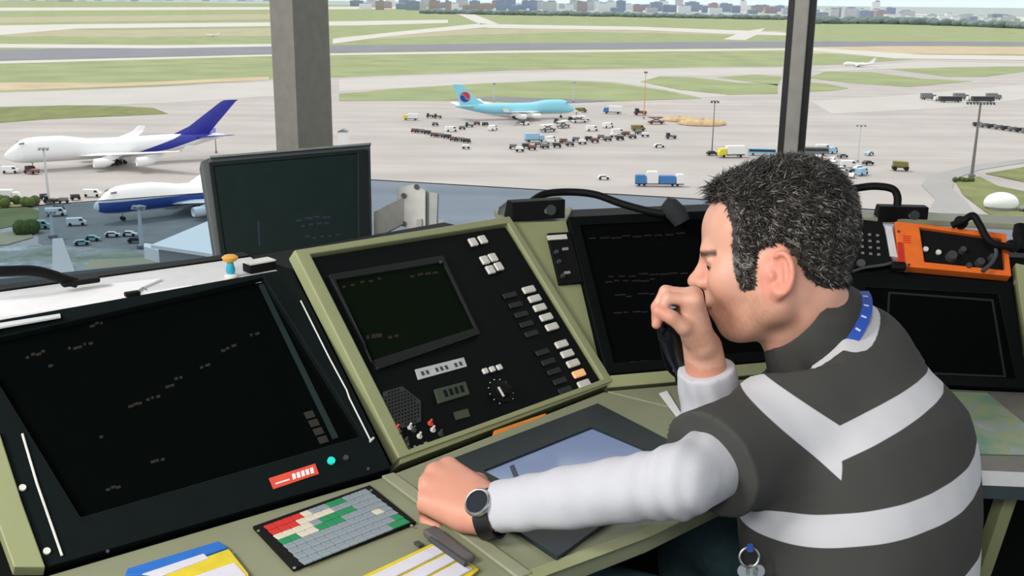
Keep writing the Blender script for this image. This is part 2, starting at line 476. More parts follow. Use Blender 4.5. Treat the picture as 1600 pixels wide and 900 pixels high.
# ------------------------------------------------------------------ airliners
m_pwhite = mat('aircraft_white_paint', (236, 236, 236), .35, var=.02, scale=.2)
m_pblue = mat('aircraft_tail_blue_paint', (38, 44, 150), .35, var=.05, scale=.2)
m_pbelly = mat('aircraft_belly_blue_paint', (52, 78, 150), .35, var=.05, scale=.2)
m_psky = mat('aircraft_light_blue_paint', (140, 208, 226), .35, var=.03, scale=.2)
m_pgrey = mat('aircraft_grey_metal', (176, 180, 184), .4, .2)
m_pdk = mat('aircraft_dark_tyre', (34, 34, 36), .8)
m_pwin = mat('aircraft_window_grey', (110, 118, 130), .3)
m_red = mat('signal_red_paint', (206, 40, 44), .5)
m_navy = mat('emblem_navy_paint', (34, 60, 140), .5)
FUS = [(0, .05, 4.4, 4.9), (.5, .75, 3.8, 5.7), (1.5, 1.45, 3.2, 6.6), (3, 2.1, 2.7, 7.8), (5, 2.7, 2.35, 9.3), (7, 3.05, 2.2, 10.0), (10, 3.25, 2.2, 10.25), (17, 3.25, 2.2, 10.2), (21, 3.25, 2.2, 9.6),
       (25, 3.25, 2.2, 8.9), (30, 3.25, 2.1, 8.75), (36, 3.25, 2.05, 8.7), (42, 3.25, 2.2, 8.7), (48, 3.2, 2.4, 8.7), (53, 2.95, 3.1, 8.7), (58, 2.4, 4.1, 8.65), (63, 1.7, 5.3, 8.5), (67, 1.0, 6.3, 8.2), (70, .3, 7.0, 7.7)]
def fus_rings(n=40, sub=9):
    out = []
    for i in range(len(FUS) - 1):
        for j in range(sub):
            t = j / sub
            a, b = FUS[i], FUS[i + 1]
            out.append([a[k] * (1 - t) + b[k] * t for k in range(4)])
    out.append(list(FUS[-1]))
    rings = []
    for x, hw, zb, zt in out:
        zc = min(zb + max(hw, .2), (zb + zt) / 2 + .01)
        rings.append([V(-x, hw * math.cos(t), zc + ((zt - zc) if math.sin(t) > 0 else (zc - zb)) * math.sin(t)) for t in [2 * math.pi * k / n for k in range(n)]])
    return rings
def livery(ca_, cb_):
    nm = 'two_tone_livery_' + ca_.name + cb_.name
    if nm in MATS: return MATS[nm]
    def base_rgb(m):
        for n in m.node_tree.nodes:
            if n.type == 'VECT_MATH': return tuple(n.inputs[0].default_value)
    m = bpy.data.materials.new(nm); m.use_nodes = True; nt = m.node_tree; b = nt.nodes['Principled BSDF']
    a = nt.nodes.new('ShaderNodeAttribute'); a.attribute_name = 'livery'
    r = nt.nodes.new('ShaderNodeMapRange'); r.inputs[1].default_value = -.05; r.inputs[2].default_value = .05
    x = nt.nodes.new('ShaderNodeMix'); x.data_type = 'RGBA'; x.inputs[6].default_value = (*base_rgb(ca_), 1); x.inputs[7].default_value = (*base_rgb(cb_), 1)
    nt.links.new(a.outputs['Fac'], r.inputs[0]); nt.links.new(r.outputs[0], x.inputs[0]); nt.links.new(x.outputs[2], b.inputs['Base Color']); b.inputs['Roughness'].default_value = .35
    MATS[nm] = m
    return m
def airliner(label, pos, ang, sc, fus_mats, fus_fn, fin_m, wing_m, eng_m, emblem=False, two=False, fin=None):
    """nose at pos, nose pointing along ang"""
    t = thing('airliner', label, 'airplane', pos)
    ca, sa = math.cos(ang), math.sin(ang)
    X = lambda q: V(pos[0] + sc * (ca * q[0] - sa * q[1]), pos[1] + sc * (sa * q[0] + ca * q[1]), pos[2] + sc * q[2])
    b = MB(); b.loft([[X(q) for q in r] for r in fus_rings()])
    loc = [np.array(q) for r in fus_rings() for q in r]
    fo = b.build('fuselage', livery(fus_mats[0], fus_mats[1]), t, smooth=True)
    at = fo.data.attributes.new('livery', 'FLOAT', 'POINT'); at.data.foreach_set('value', np.array([fus_fn(q) for q in loc], np.float32))
    for sg in (-1, 1):
        w = MB(); w.prism([X(V(-4.2, sg * 2.42, 8.35)), X(V(-5.9, sg * 2.86, 8.45)), X(V(-5.9, sg * 2.7, 9.05)), X(V(-4.5, sg * 2.2, 8.85))], V(-sa, ca, 0) * sg * .12 * sc); w.build('cockpit_window', m_pwin, t)
    def foil(name, secs, m):
        q = MB(); rings = []
        for (x0, x1, y, z, th, vert) in secs:
            r = []
            for (fx, fz) in ((0, 0), (.1, .6), (.35, 1), (.7, .6), (1, 0), (.7, -.5), (.35, -.7), (.1, -.5)):
                xx = -(x0 + (x1 - x0) * fx)
                r.append(X(V(xx, y + (fz * th if vert else 0), z + (0 if vert else fz * th))))
            rings.append(r)
        q.loft(rings); return q.build(name, m, t, smooth=True)
    for sg in (-1, 1):
        wg = foil('wing', [(21, 37, sg * 2.2, 3.6, .75, 0), (29, 40, sg * 11.5, 4.6, .5, 0), (46, 50, sg * 29.5, 6.8, .22, 0), (48.2, 51, sg * 30.4, 8.6, .1, 0)], wing_m)
        foil('tailplane', [(58.5, 67, sg * .8, 7.2, .35, 0), (67, 70.5, sg * 11, 8.6, .15, 0)], fin_m if not emblem else wing_m)
        for (ex, ey, ez) in (((24, 11.7, 2.35), (35, 21, 3.2)) if not two else ((25, 10.5, 2.3),)):
            q = MB(); c = X(V(-ex, sg * ey, ez)); ax = V(-ca, -sa, 0)
            q.tube2(c, ax, [(1.0 * sc, .25 * sc), (1.3 * sc, 0), (1.5 * sc, .7 * sc), (1.5 * sc, 3 * sc), (1.15 * sc, 4.6 * sc), (.6 * sc, 5.6 * sc), (.2 * sc, 6.4 * sc)], 20)
            en = q.build('engine', eng_m, t, smooth=True)
            q = MB(); q.prism([X(V(-ex - 1, sg * ey - .2, ez + 1.2)), X(V(-ex - 6, sg * ey - .2, ez + .6)), X(V(-ex - 9, sg * ey - .2, ez + 1.9)), X(V(-ex - 5, sg * ey - .2, ez + 2.2))], V(-sa, ca, 0) * .4 * sc)
            q.build('pylon', eng_m, en)
    foil('tail_fin', fin or [(52, 67.5, 0, 8.2, .4, 1), (57.5, 68, 0, 11, .32, 1), (66.2, 71.6, 0, 19.3, .18, 1)], fin_m)
    for (gx, gy) in ((8, 0), (32, 3.2), (32, -3.2), (35, 1.6), (35, -1.6)):
        q = MB(); q.cyl(X(V(-gx, gy, .6)), V(0, 0, 1), .22 * sc, 2.6 * sc, 8)
        ge = q.build('landing_gear', m_pgrey, t)
        q = MB()
        for dx in ((-.75, .75) if gx > 8 else (0,)):
            for dy in (-.55, .55):
                q.cyl(X(V(-gx + dx, gy + dy - .2, .62)), V(-sa, ca, 0), .62 * sc, .4 * sc, 14)
        q.build('wheels', m_pdk, ge, smooth=True)
    if emblem:
        # round red over navy emblem on both sides of the fin
        for sg in (-1, 1):
            for half, mm in ((0, m_red), (1, m_navy)):
                q = MB(); pts = []
                for k in range(13):
                    th = math.pi * k / 12 + (math.pi if half else 0) + .35
                    pts.append((math.cos(th) * 2.8, math.sin(th) * 2.8))
                # wavy dividing line
                for k in range(1, 8):
                    s_ = 1 - 2 * k / 8
                    xx = -2.8 * s_ * (1 if not half else -1)
                    yy = .75 * math.sin(math.pi * (xx / 2.8)) + (.3 if not half else -.3)
                    c, s2 = math.cos(.35), math.sin(.35)
                    pts.append((xx * c - yy * s2, xx * s2 + yy * c))
                q.prism([X(V(-64.4 - x_, sg * .42, 12.4 + y_)) for x_, y_ in pts], V(-sa, ca, 0) * sg * .12 * sc)
                q.build('tail_emblem', mm, t)
    return t
def pose(nose_px, fin_px, nz=4.65, fz=19.3, fx=73.0):
    a = G(*nose_px, nz); b = G(*fin_px, fz)
    d = (a - b)[:2]; L = np.linalg.norm(d)
    return V(a[0], a[1], GZ + .3), math.atan2(d[1], d[0]), L / fx
def solve_pose(nose_px, fin_px):
    s = 1.
    for _ in range(12):
        p, a, s2 = pose(nose_px, fin_px, 4.65 * s, 19.3 * s); s = .5 * s + .5 * s2
    return p, a, s
def swoosh(c):
    x, z = -c[0], c[2]
    lo = 2.6 + (x - 36) * .10 + max(0, x - 50) * .17
    hi = 2.6 + (x - 36) * .30 + max(0, x - 52) * .10
    return min(x - 33, z - lo, hi - z)
p_, a_, s_ = solve_pose((6, 246), (361, 157))
airliner('white four-engined airliner with deep blue tail and blue swoosh, parked at upper left', p_, a_, s_, [m_pwhite, m_pblue], swoosh, m_pblue, m_pwhite, m_pwhite, fin=[(51, 64.5, 0, 8.0, .4, 1), (58.0, 67.2, 0, 11, .32, 1), (69.2, 74.6, 0, 18.7, .2, 1), (70.6, 75.6, 0, 19.3, .16, 1)])
n2 = G(897, 184)
p_, a_, s_ = V(n2[0], n2[1], GZ + .3), math.radians(16), 1.08
airliner('light blue four-engined airliner with red and blue round tail emblem', p_, a_, s_, [m_psky, m_pwhite], lambda c: 3.0 - c[2], m_psky, m_pwhite, m_pwhite, emblem=True)
n3 = G(146, 327, 5.0)
airliner('white airliner with blue lower body, half hidden behind the standing monitor', V(n3[0], n3[1], GZ + .3), math.pi + math.radians(40), 1.12, [m_pwhite, m_pbelly, m_pwhite], lambda c: min(c[2] - 2.75, 6.0 - c[2], -c[0] - 1.2), m_pbelly, m_pwhite, m_pwhite)
n4 = G(1317, 101, 2.5)
airliner('small white airliner taxiing far off, right of the slim window mullion', V(n4[0], n4[1], GZ + .5), math.pi - .1, .52, [m_pwhite, m_pgrey], lambda c: 3.0 - c[2], m_pwhite, m_pwhite, m_pwhite, two=True)
n5 = G(322, 55, 2.5)
airliner('tiny white aircraft on the far grass beyond the runway, left side', V(n5[0], n5[1], GZ + .7), math.pi + .1, .34, [m_pwhite, m_pgrey], lambda c: 3.0 - c[2], m_pwhite, m_pwhite, m_pwhite, two=True)

# ------------------------------------------------------------------ vehicles on the apron
m_vw = mat('vehicle_white_paint', (232, 232, 230), .4)
m_vg = mat('vehicle_grey_paint', (120, 122, 124), .5)
m_vd = mat('vehicle_dark_paint', (62, 60, 60), .5)
m_vt = mat('vehicle_teal_paint', (150, 186, 184), .4)
m_vy = mat('vehicle_yellow_paint', (222, 206, 60), .5)
m_vb = mat('vehicle_blue_paint', (60, 120, 180), .5)
m_vlb = mat('vehicle_pale_blue_paint', (150, 190, 214), .5)
m_vr = mat('cart_red_brown_paint', (128, 84, 76), .6)
m_vo = mat('vehicle_olive_paint', (128, 118, 60), .6)
m_wheel = mat('black_rubber_wheel', (26, 26, 28), .85)
m_vglass = mat('dark_vehicle_glass', (40, 48, 56), .2)
def axes(a): return [V(math.cos(a), math.sin(a), 0), V(-math.sin(a), math.cos(a), 0), V(0, 0, 1)]
def wheels_mb(c, ax, L, W, r):
    q = MB()
    for sx in (-1, 1):
        for sy in (-1, 1):
            q.cyl(c + ax[0] * sx * L * .32 + ax[1] * (sy * W * .5 - .12) + ax[2] * r, ax[1], r, .24, 12)
    return q
def vehicle(name, label, cat, u, v, a, kind, m, sc=1., group=None, m2=None):
    c = G(u, v) + V(0, 0, .3); ax = axes(a)
    t = thing(name, label, cat, c, group)
    K = dict(car=(4.4, 1.8), van=(6, 2.2), truck=(9, 2.6), bus=(13, 2.8), cart=(3.4, 1.7), tractor=(4.5, 2.2), loader=(8, 3))[kind]
    L, W = K[0] * sc, K[1] * sc
    B = lambda pts, mm, nm: None
    def ext(name_, prof, w, mm):      # side profile swept across
        q = MB(); q.prism([c + ax[0] * x * sc + ax[2] * z * sc - ax[1] * w * sc / 2 for x, z in prof], ax[1] * w * sc)
        return q.build(name_, mm, t)
    if kind == 'car':
        ext('body', [(-2.2, .4), (2.2, .4), (2.2, .8), (1.2, .95), (.6, 1.45), (-1.3, 1.45), (-2.0, .95), (-2.2, .9)], 1.75, m)
        ext('windows', [(-1.75, .97), (1.05, .97), (.55, 1.38), (-1.25, 1.38)], 1.79, m_vglass)
    elif kind == 'van':
        ext('body', [(-3, .45), (3, .45), (3, 1.2), (2.3, 1.5), (1.7, 2.4), (-3, 2.4)], 2.1, m)
        ext('windows', [(.9, 1.5), (2.25, 1.5), (1.7, 2.2), (.9, 2.2)], 2.14, m_vglass)
    elif kind == 'truck':
        ext('cargo_box', [(-4.5, 1.0), (1.8, 1.0), (1.8, 3.7), (-4.5, 3.7)], 2.5, m2 or m)
        ext('cab', [(2.0, .6), (4.5, .6), (4.5, 1.6), (4.0, 2.8), (2.0, 2.8)], 2.4, m)
        ext('chassis', [(-4.4, .6), (4.3, .6), (4.3, .98), (-4.4, .98)], 2.2, m_vd)
    elif kind == 'bus':
        ext('body', [(-6.5, .5), (6.5, .5), (6.5, 1.8), (6.2, 3.2), (-6.5, 3.2)], 2.7, m)
        ext('windows', [(-6.1, 1.6), (6.2, 1.6), (6.0, 2.7), (-6.1, 2.7)], 2.74, m_vglass)
    elif kind == 'cart':
        ext('bed', [(-1.6, .55), (1.6, .55), (1.6, .75), (-1.6, .75)], 1.6, m_vd)
        ext('load', [(-1.45, .77), (1.45, .77), (1.35, 1.7), (-1.4, 1.8)], 1.5, m)
    elif kind == 'tractor':
        ext('body', [(-2.2, .5), (2.2, .5), (2.2, 1.3), (-.2, 1.4), (-.2, 1.0), (-2.2, 1.0)], 2.0, m)
        ext('cab', [(-1.9, 1.02), (-.5, 1.02), (-.6, 2.3), (-1.8, 2.3)], 1.6, m_vglass)
    elif kind == 'loader':
        ext('chassis', [(-4, .6), (4, .6), (4, 1.2), (-4, 1.2)], 2.6, m)
        ext('platform', [(-3.8, 2.9), (3.2, 2.9), (3.2, 3.3), (-3.8, 3.3)], 2.8, m2 or m)
        for sg in (-1, 1):
            q = MB(); q.tube([c + ax[0] * -2.8 * sc * sg + ax[2] * 1.2 * sc, c + ax[0] * 2.6 * sc * sg + ax[2] * 2.9 * sc], .22 * sc, 6); q.build('lift_arm', m_vd, t)
    wheels_mb(c, ax, L, W, .38 * sc + .1).build('wheels', m_wheel, t)
    return t
# vehicles around the light blue airliner
vehicle('fuel_truck', 'yellow cab truck with white body behind the light blue tail', 'truck', 642, 188, 3.0, 'truck', m_vy, 1.0, None, m_vw)
for i, (u, v, k, m, a) in enumerate([(672, 184, 'tractor', m_vo, .2), (684, 185, 'tractor', m_vo, .1), (680, 197, 'cart', m_vg, .3), (705, 206, 'van', m_vw, .4), (733, 199, 'tractor', m_vg, .2), (758, 197, 'cart', m_vd, .6),
                                   (770, 204, 'van', m_vw, 1.0), (745, 196, 'cart', m_vr, .3), (722, 203, 'cart', m_vg, .2), (728, 233, 'cart', m_vw, .2), (700, 214, 'cart', m_vw, .3)]):
    vehicle('ground_service_vehicle', 'small service vehicle on the apron behind the light blue tail', 'vehicle', u, v, a, k, m, 1.1, 'service vehicles near the light blue tail')
for i in range(9):
    u = 648 + i * 10.2; v = 206 + i * 2.2 + (1.5 if i % 3 == 0 else 0)
    vehicle('baggage_cart', 'baggage cart in the diagonal line behind the light blue airliner', 'cart', u, v, -.5, 'cart', [m_vr, m_vg, m_vd][i % 3], 1.15, 'baggage carts in the diagonal line')
for i in range(22):
    u = 802 + i * 9.8; v = 236 - i * 1.16 + (2.6 if i % 2 else -2.2) + (i * 7 % 5 - 2) * .3
    vehicle('baggage_cart', 'baggage cart in the long row below the light blue airliner', 'cart', u, v, .2 + RNG.uniform(-.3, .3), 'cart', [m_vg, m_vw, m_vd, m_vr, m_vg][i % 5], 1.25, 'baggage carts in the long row')
for i, (u, v, k, m, m2) in enumerate([(835, 222, 'truck', m_vlb, m_vlb), (856, 206, 'loader', m_vg, m_vw), (880, 200, 'loader', m_vg, m_vw), (905, 192, 'loader', m_vw, m_vw), (872, 193, 'tractor', m_vd, m_vd), (893, 190, 'tractor', m_vd, m_vd), (925, 205, 'van', m_vw, m_vw), (950, 200, 'van', m_vw, m_vw), (860, 222, 'van', m_vw, m_vw), (965, 210, 'van', m_vw, m_vw), (820, 196, 'tractor', m_vw, m_vw)]):
    vehicle('ground_service_vehicle', 'white or grey service vehicle beside the nose and wing of the light blue airliner', 'vehicle', u, v, .3 + .3 * (i % 3), k, m, 1.15, 'service vehicles by the light blue nose', m2)
# boarding stairs at the nose
c = G(912, 190) + V(0, 0, .3)
t = thing('boarding_stairs', 'white mobile boarding stairs leaning at the light blue nose', 'stairs', c)
q = MB(); q.prism([c + V(4, -1.2, 0.6), c + V(4, -1.2, 1.0), c + V(-4, -1.2, 6.2), c + V(-5.5, -1.2, 6.2), c + V(-5.5, -1.2, 5.6), c + V(-4, -1.2, 5.6)], V(0, 2.4, 0)); q.build('flight', m_vw, t)
q = MB(); q.box(c + V(-.5, 0, .8), (8, 2.2, .5)); q.build('chassis', m_vd, t)
for sx in (-4.6, -1.5):
    q = MB(); q.cyl(c + V(sx, 0, .3), V(0, 0, 1), .2, 5.2 if sx < -4 else 3, 8); q.build('support', m_vg, t)
# beyond the nose: containers, van, earth works
vehicle('truck', 'blue truck with pale box parked beyond the light blue nose', 'truck', 957, 178, 2.9, 'truck', m_vb, 1.3, None, m_vw)
vehicle('ground_service_vehicle', 'olive service vehicle standing near the light blue nose', 'vehicle', 908, 176, .3, 'van', m_vo, 1.2)
vehicle('ground_service_vehicle', 'olive loader at the right end of the cart row', 'vehicle', 997, 205, .2, 'van', m_vo, 1.3)
vehicle('ground_service_vehicle', 'reddish brown flatbed beside the sandy earth mounds', 'vehicle', 1025, 194, .1, 'loader', m_vr, 1.2)
vehicle('ground_service_vehicle', 'brownish tractor between the blue truck and the sandy mounds', 'vehicle', 1000, 180, .1, 'tractor', m_vr, 1.8)
vehicle('car', 'small white car alone on the open apron', 'car', 943, 281, .1, 'car', m_vw, 1.1)
vehicle('car', 'white car near the grey tractor right of the cart row', 'car', 1030, 231, .1, 'car', m_vw, 1.2)
vehicle('ground_service_vehicle', 'grey tractor on the apron right of the cart row', 'vehicle', 1048, 217, .1, 'tractor', m_vg, 1.3)
m_sand = mat('sandy_earth', (188, 160, 124), .95, var=.2, scale=.3)
def mound(label, u, v, rx, ry, h):
    c = G(u, v); q = MB(); rings = []
    for k in range(7):
        th = k / 6 * math.pi / 2
        rings.append([c + V(rx * math.cos(th) * math.cos(a) * (1 + .12 * math.sin(3 * a)) + .01, ry * math.cos(th) * math.sin(a), h * math.sin(th) * (1 + .1 * math.sin(5 * a)) + .3) for a in [2 * math.pi * j / 20 for j in range(20)]])
    q.loft(rings); o = q.build('earth_mound', m_sand, smooth=True); tag(o, label, 'mound')
mound('long sandy earth mound on the apron beside the slim lamp mast', 1098, 195, 14, 9, 3.2)
mound('smaller sandy earth mound left of the long one', 1062, 189, 10, 7, 2.6)
# blue and white tank vehicle in the middle distance
c = G(1030, 291) + V(0, 0, .3)
t = thing('tanker_trailer', 'blue and white trailer combination standing on the apron left of the head', 'trailer', c)
for x0, x1, z1, mm, nm in ((-9.5, -5.4, 4.2, m_vb, 'front_container'), (-5.0, -.6, 5.6, m_vw, 'white_cabin'), (-.2, 6.2, 4.0, m_vb, 'rear_container'), (6.5, 9.5, 4.6, m_vw, 'end_cabin')):
    q = MB(); q.prism([c + V(x0, -1.5, 1), c + V(x1, -1.5, 1), c + V(x1, -1.5, z1 - .4), c + V(x1 - .4, -1.5, z1), c + V(x0 + .4, -1.5, z1), c + V(x0, -1.5, z1 - .4)], V(0, 3, 0)); q.build(nm, mm, t)
q = MB(); q.box(c + V(0, 0, .75), (19, 2.4, .4)); q.build('chassis', m_vd, t)
q = MB()
for x in (-8, -6, 5, 7): 
    for y in (-1.3, 1.1): q.cyl(c + V(x, y, .5), V(0, 1, 0), .5, .3, 12)
q.build('wheels', m_wheel, t)
# around the slim mullion
vehicle('truck', 'yellow truck with a white striped hood by the slim mullion', 'truck', 1142, 246, 3.3, 'truck', m_vy, 1.4, None, m_vw)
vehicle('bus', 'pale blue bus right next to the yellow truck', 'bus', 1190, 243, -.1, 'bus', m_vlb, 1.0)
vehicle('car', 'dark and white car at the foot of the slim mast', 'car', 1113, 243, .1, 'car', m_vd, 1.3)
for i, (u, v, k, m) in enumerate([(1268, 243, 'bus', m_vg), (1276, 254, 'van', m_vw), (1300, 240, 'van', m_vlb), (1300, 252, 'car', m_vw), (1326, 262, 'van', m_vw), (1356, 258, 'car', m_vd), (1358, 243, 'car', m_vlb), (1300, 262, 'van', m_vw), (1316, 268, 'car', m_vw), (1290, 270, 'van', m_vw), (1268, 266, 'van', m_vw), (1330, 278, 'car', m_vw), (1286, 236, 'van', m_vw), (1316, 247, 'car', m_vg), (1284, 259, 'car', m_vlb), (1306, 282, 'van', m_vw), (1334, 271, 'car', m_vg), (1342, 266, 'car', m_vw), (1346, 274, 'van', m_vlb)]):
    vehicle('parked_vehicle', 'light coloured vehicle in the parked cluster behind the dark hair', 'vehicle', u, v, .4 * (i % 4), k, m, 1.2, 'parked cluster right of the slim mullion')
vehicle('flatbed_trailer', 'yellowish flat trailer alone on the pale apron at right', 'trailer', 1406, 267, -.2, 'cart', m_vo, 2.2)
# far right apron
for i in range(7):
    vehicle('parked_vehicle', 'grey vehicle in the distant row on the right-hand apron', 'vehicle', 1450 + i * 17, 156 + (i % 3) * 2, .1, ['truck', 'van', 'bus'][i % 3], [m_vg, m_vw, m_vd][i % 3], 1.3, 'distant row on the right-hand apron')
for i in range(8):
    vehicle('parked_vehicle', 'dark vehicle in the second row behind the tall lamp mast', 'vehicle', 1528 + i * 11, 198 + i * 1.5, .0, 'van', [m_vd, m_vg][i % 2], 1.0, 'second row behind the tall lamp mast')
# white tank at far right on the grass island
c = G(1563, 327) + V(0, 0, .3); q = MB(); rings = []
for k in range(9):
    th = -.35 + k / 8 * (math.pi / 2 + .33)
    rings.append([c + V(6.0 * math.cos(th) * math.cos(a), 4.5 * math.cos(th) * math.sin(a), 2.0 + 3.8 * math.sin(th)) for a in [2 * math.pi * j / 24 for j in range(24)]])
q.loft(rings)
t = thing('fabric_shelter', 'rounded white shelter on the grass island at far right', 'shelter', c)
q.build('cover', m_vw, t, smooth=True)
q = MB(); q.cyl(c, V(0, 0, 1), 5.2, .9, 24); q.build('base_ring', m_vg, t)
vehicle('car', 'grey car beside the rounded white shelter', 'car', 1604, 331, .2, 'car', m_vg, 1.2)
# lower left: cars and vans near the tower foot
vehicle('van', 'pale van in the dim yard left of the half hidden airliner', 'van', 120, 353, .3, 'van', m_vw, .95)
for i, (u, v, m) in enumerate([(146, 377, m_vt), (176, 371, m_vw), (128, 384, m_vt), (203, 370, m_vw), (212, 380, m_vd)]):
    vehicle('car', 'pale car parked in the dim yard under the airliner nose', 'car', u, v, .2 * (i % 3), 'car', m, 1.0, 'cars in the dim yard')
for i, (u, v, k, m) in enumerate([(80, 318, 'tractor', m_vd), (100, 318, 'cart', m_vg), (118, 313, 'cart', m_vd), (145, 308, 'van', m_vw), (88, 338, 'van', m_vw), (70, 312, 'cart', m_vd), (92, 330, 'cart', m_vg)]):
    vehicle('ground_service_vehicle', 'small vehicle at the dim apron edge below the white airliner', 'vehicle', u, v, .3 * (i % 3), k, m, 1.05, 'vehicles at the dim apron edge')
vehicle('truck', 'white truck at left edge above the green verge', 'truck', 12, 314, .1, 'truck', m_vw, 1.0)
vehicle('car', 'white vehicle under the nose of the white airliner', 'car', 17, 271, .1, 'van', m_vw, 1.1)
vehicle('ground_service_vehicle', 'dark tug with red at the nose wheel of the white airliner', 'vehicle', 50, 272, -.3, 'tractor', m_vr, 1.3)
vehicle('car', 'pale car on the dim lawn beside the pale path', 'car', 62, 358, .2, 'van', m_vt, 1.0)
# bush / hedge at left edge
m_bush = mat('shrub_leaves', (70, 86, 40), .95, var=.35, scale=1.5, bump=.6, bscale=2)
def shrub(label, u, v, rx, h, seed=0):
    c = G(u, v); rg = np.random.default_rng(seed); q = MB()
    for k in range(9):
        o = V(rg.uniform(-rx, rx), rg.uniform(-rx * .5, rx * .5), 0); r = h * rg.uniform(.45, .6); rings = []
        for i in range(6):
            th = -math.pi / 2 + (i + .15) / 5.3 * math.pi
            rings.append([c + o + V(r * math.cos(th) * math.cos(a), r * math.cos(th) * math.sin(a), r * .9 + r * math.sin(th)) * 1 for a in [2 * math.pi * j / 10 for j in range(10)]])
        q.loft(rings)
    tag(q.build('shrub', m_bush, smooth=True), label, 'shrub')
shrub('green shrub row along the verge at the left edge', 18, 322, 8, 3.5, 1)
shrub('brownish bush on the dim lawn at left', 45, 366, 3, 4.2, 2)
shrub('olive shrub clump at the foot of the tall right-hand lamp mast', 1503, 284, 4, 2.0, 3)
# white roofed building at lower left behind the monitor
t = thing('terminal_roof', 'white pointed building roof left of the standing monitor', 'building', G(300, 400))
zt = 14
q = MB(); q.prism([onz(u, v, GZ + zt) for u, v in ((236, 388), (335, 346), (420, 330), (420, 420), (318, 400))], V(0, 0, .8)); q.build('roof', m_vw, t)
rp = [onz(u, v, GZ + zt) for u, v in ((236, 388), (335, 346), (420, 330), (420, 420), (318, 400))]; rc = sum(rp) / 5
q = MB(); q.prism([rc + (p - rc) * .9 - V(0, 0, .1) for p in rp], V(0, 0, -(zt - .4))); q.build('wall', m_road, t)
q = MB(); q.prism([onz(u, v, GZ + 8) for u, v in ((227, 398), (262, 404), (256, 412), (226, 404))], V(0, 0, 3)); q.build('canopy', m_vw, t)
q = MB(); q.prism([onz(u, v, GZ + 6) for u, v in ((258, 400), (320, 408), (318, 418), (256, 408))], V(0, 0, 2.5)); q.build('walkway', m_vd, t)

c = G(537, 238); t = thing('utility_hut', 'white upright hut on the apron just right of the thick window post', 'hut', c)
q = MB(); q.box(c + V(0, 0, 5), (4.6, 4, 9.4)); q.build('wall', m_vw, t)
q = MB(); q.prism([c + V(-2.6, -2.4, 9.8), c + V(2.6, -2.4, 9.8), c + V(0, -2.4, 11)], V(0, 4.8, 0)); q.build('roof', m_vg, t)
q = MB(); q.box(c + V(0, -2.05, 1.4), (1.2, .1, 2.2)); q.build('door', m_vg, t)
# ------------------------------------------------------------------ lamp masts
m_mast = mat('grey_lamp_mast', (118, 116, 112), .6)
m_mastw = mat('white_lamp_mast', (196, 200, 202), .6)
m_masto = mat('orange_mast', (222, 150, 90), .6)
def mast(label, u, v, vtop, m=None, head=3.0, r=.28, heads=6):
    c = G(u, v) + V(0, 0, .3); rr = ray(u, v); d = np.dot(c - CAM, FW)
    # height that reaches the picture row vtop
    lo, hi = 0, 80
    for _ in range(40):
        mid = (lo + hi) / 2; q = c + V(0, 0, mid) - CAM
        vv = 450 - f * np.dot(q, UP) / np.dot(q, FW)
        if vv > vtop: lo = mid
        else: hi = mid
    h = lo; m = m or m_mast
    t = thing('lamp_mast', label, 'lamp mast', c)
    q = MB(); q.tube([c, c + V(0, 0, h)], [r * 1.5, r * .8], 8); q.build('pole', m, t, smooth=True)
    q = MB(); q.box(c + V(0, 0, h), (head * 2, .5, .4)); q.box(c + V(0, 0, h), (.5, head * 1.2, .4)); q.build('crossbar', m, t)
    for k in range(heads):
        x = -head + 2 * head * k / (heads - 1)
        q = MB(); q.prism([c + V(x - .45, -.7, h - .9), c + V(x + .45, -.7, h - .9), c + V(x + .45, -.1, h - .2), c + V(x - .45, -.1, h - .2)], V(0, .5, .25)); q.build('floodlight', m_vd if m is not m_mastw else m_vg, t)
    q = MB(); q.cyl(c, V(0, 0, 1), r * 3, .7, 10); q.build('foot', m_vg, t)
mast('white lamp mast in front of the white airliner nose', 77, 318, 231, m_mastw, 1.4, .35, 3)
mast('dark lamp post near the blue tail of the white airliner', 338, 240, 213, None, .8, .2, 2)
mast('slim lamp mast beside the sandy mound', 1112, 242, 158, None, 1.5, .22, 3)
mast('faint slim lamp mast between mullion and right edge', 1340, 254, 195, m_mastw, 1.8, .2, 3)
mast('tall dark lamp mast with wide floodlight head at right', 1518, 276, 160, None, 5.5, .5, 9)
mast('slim orange mast right of the light blue airliner', 1006, 186, 112, m_masto, .6, .22, 2)
mast('thin pale mast behind the light blue fuselage', 772, 160, 130, m_mastw, .6, .2, 2)
mast('thin pale mast at the nose of the light blue airliner', 896, 160, 128, m_mastw, .8, .3, 2)
mast('tall pale mast with forked foot in the dim yard', 222, 388, 322, m_mastw, 1.6, .5, 4)
mast('short bluish mast with box head in the dim yard', 83, 372, 330, m_mastw, 1.2, .45, 3)

# ------------------------------------------------------------------ skyline
m_c1 = mat('hazed_pale_facade', (186, 188, 194), .9, var=.1, scale=.01)  # facade colours paled and blued to stand in for distance haze
m_c2 = mat('hazed_grey_facade', (140, 152, 172), .9, var=.1, scale=.01)
m_c3 = mat('hazed_white_facade', (214, 216, 220), .9, var=.05, scale=.01)
m_c4 = mat('hazed_brick_facade', (164, 152, 152), .9, var=.1, scale=.01)
rg = np.random.default_rng(3)
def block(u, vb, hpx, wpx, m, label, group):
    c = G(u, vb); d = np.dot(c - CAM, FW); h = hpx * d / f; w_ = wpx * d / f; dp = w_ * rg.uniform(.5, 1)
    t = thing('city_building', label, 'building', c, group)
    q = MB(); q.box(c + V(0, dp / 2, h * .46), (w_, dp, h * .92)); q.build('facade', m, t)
    q = MB(); q.box(c + V(w_ * rg.uniform(-.2, .2), dp / 2, h * .96), (w_ * .5, dp * .6, h * .12)); q.build('roof_block', m_c2 if m is not m_c2 else m_c1, t)
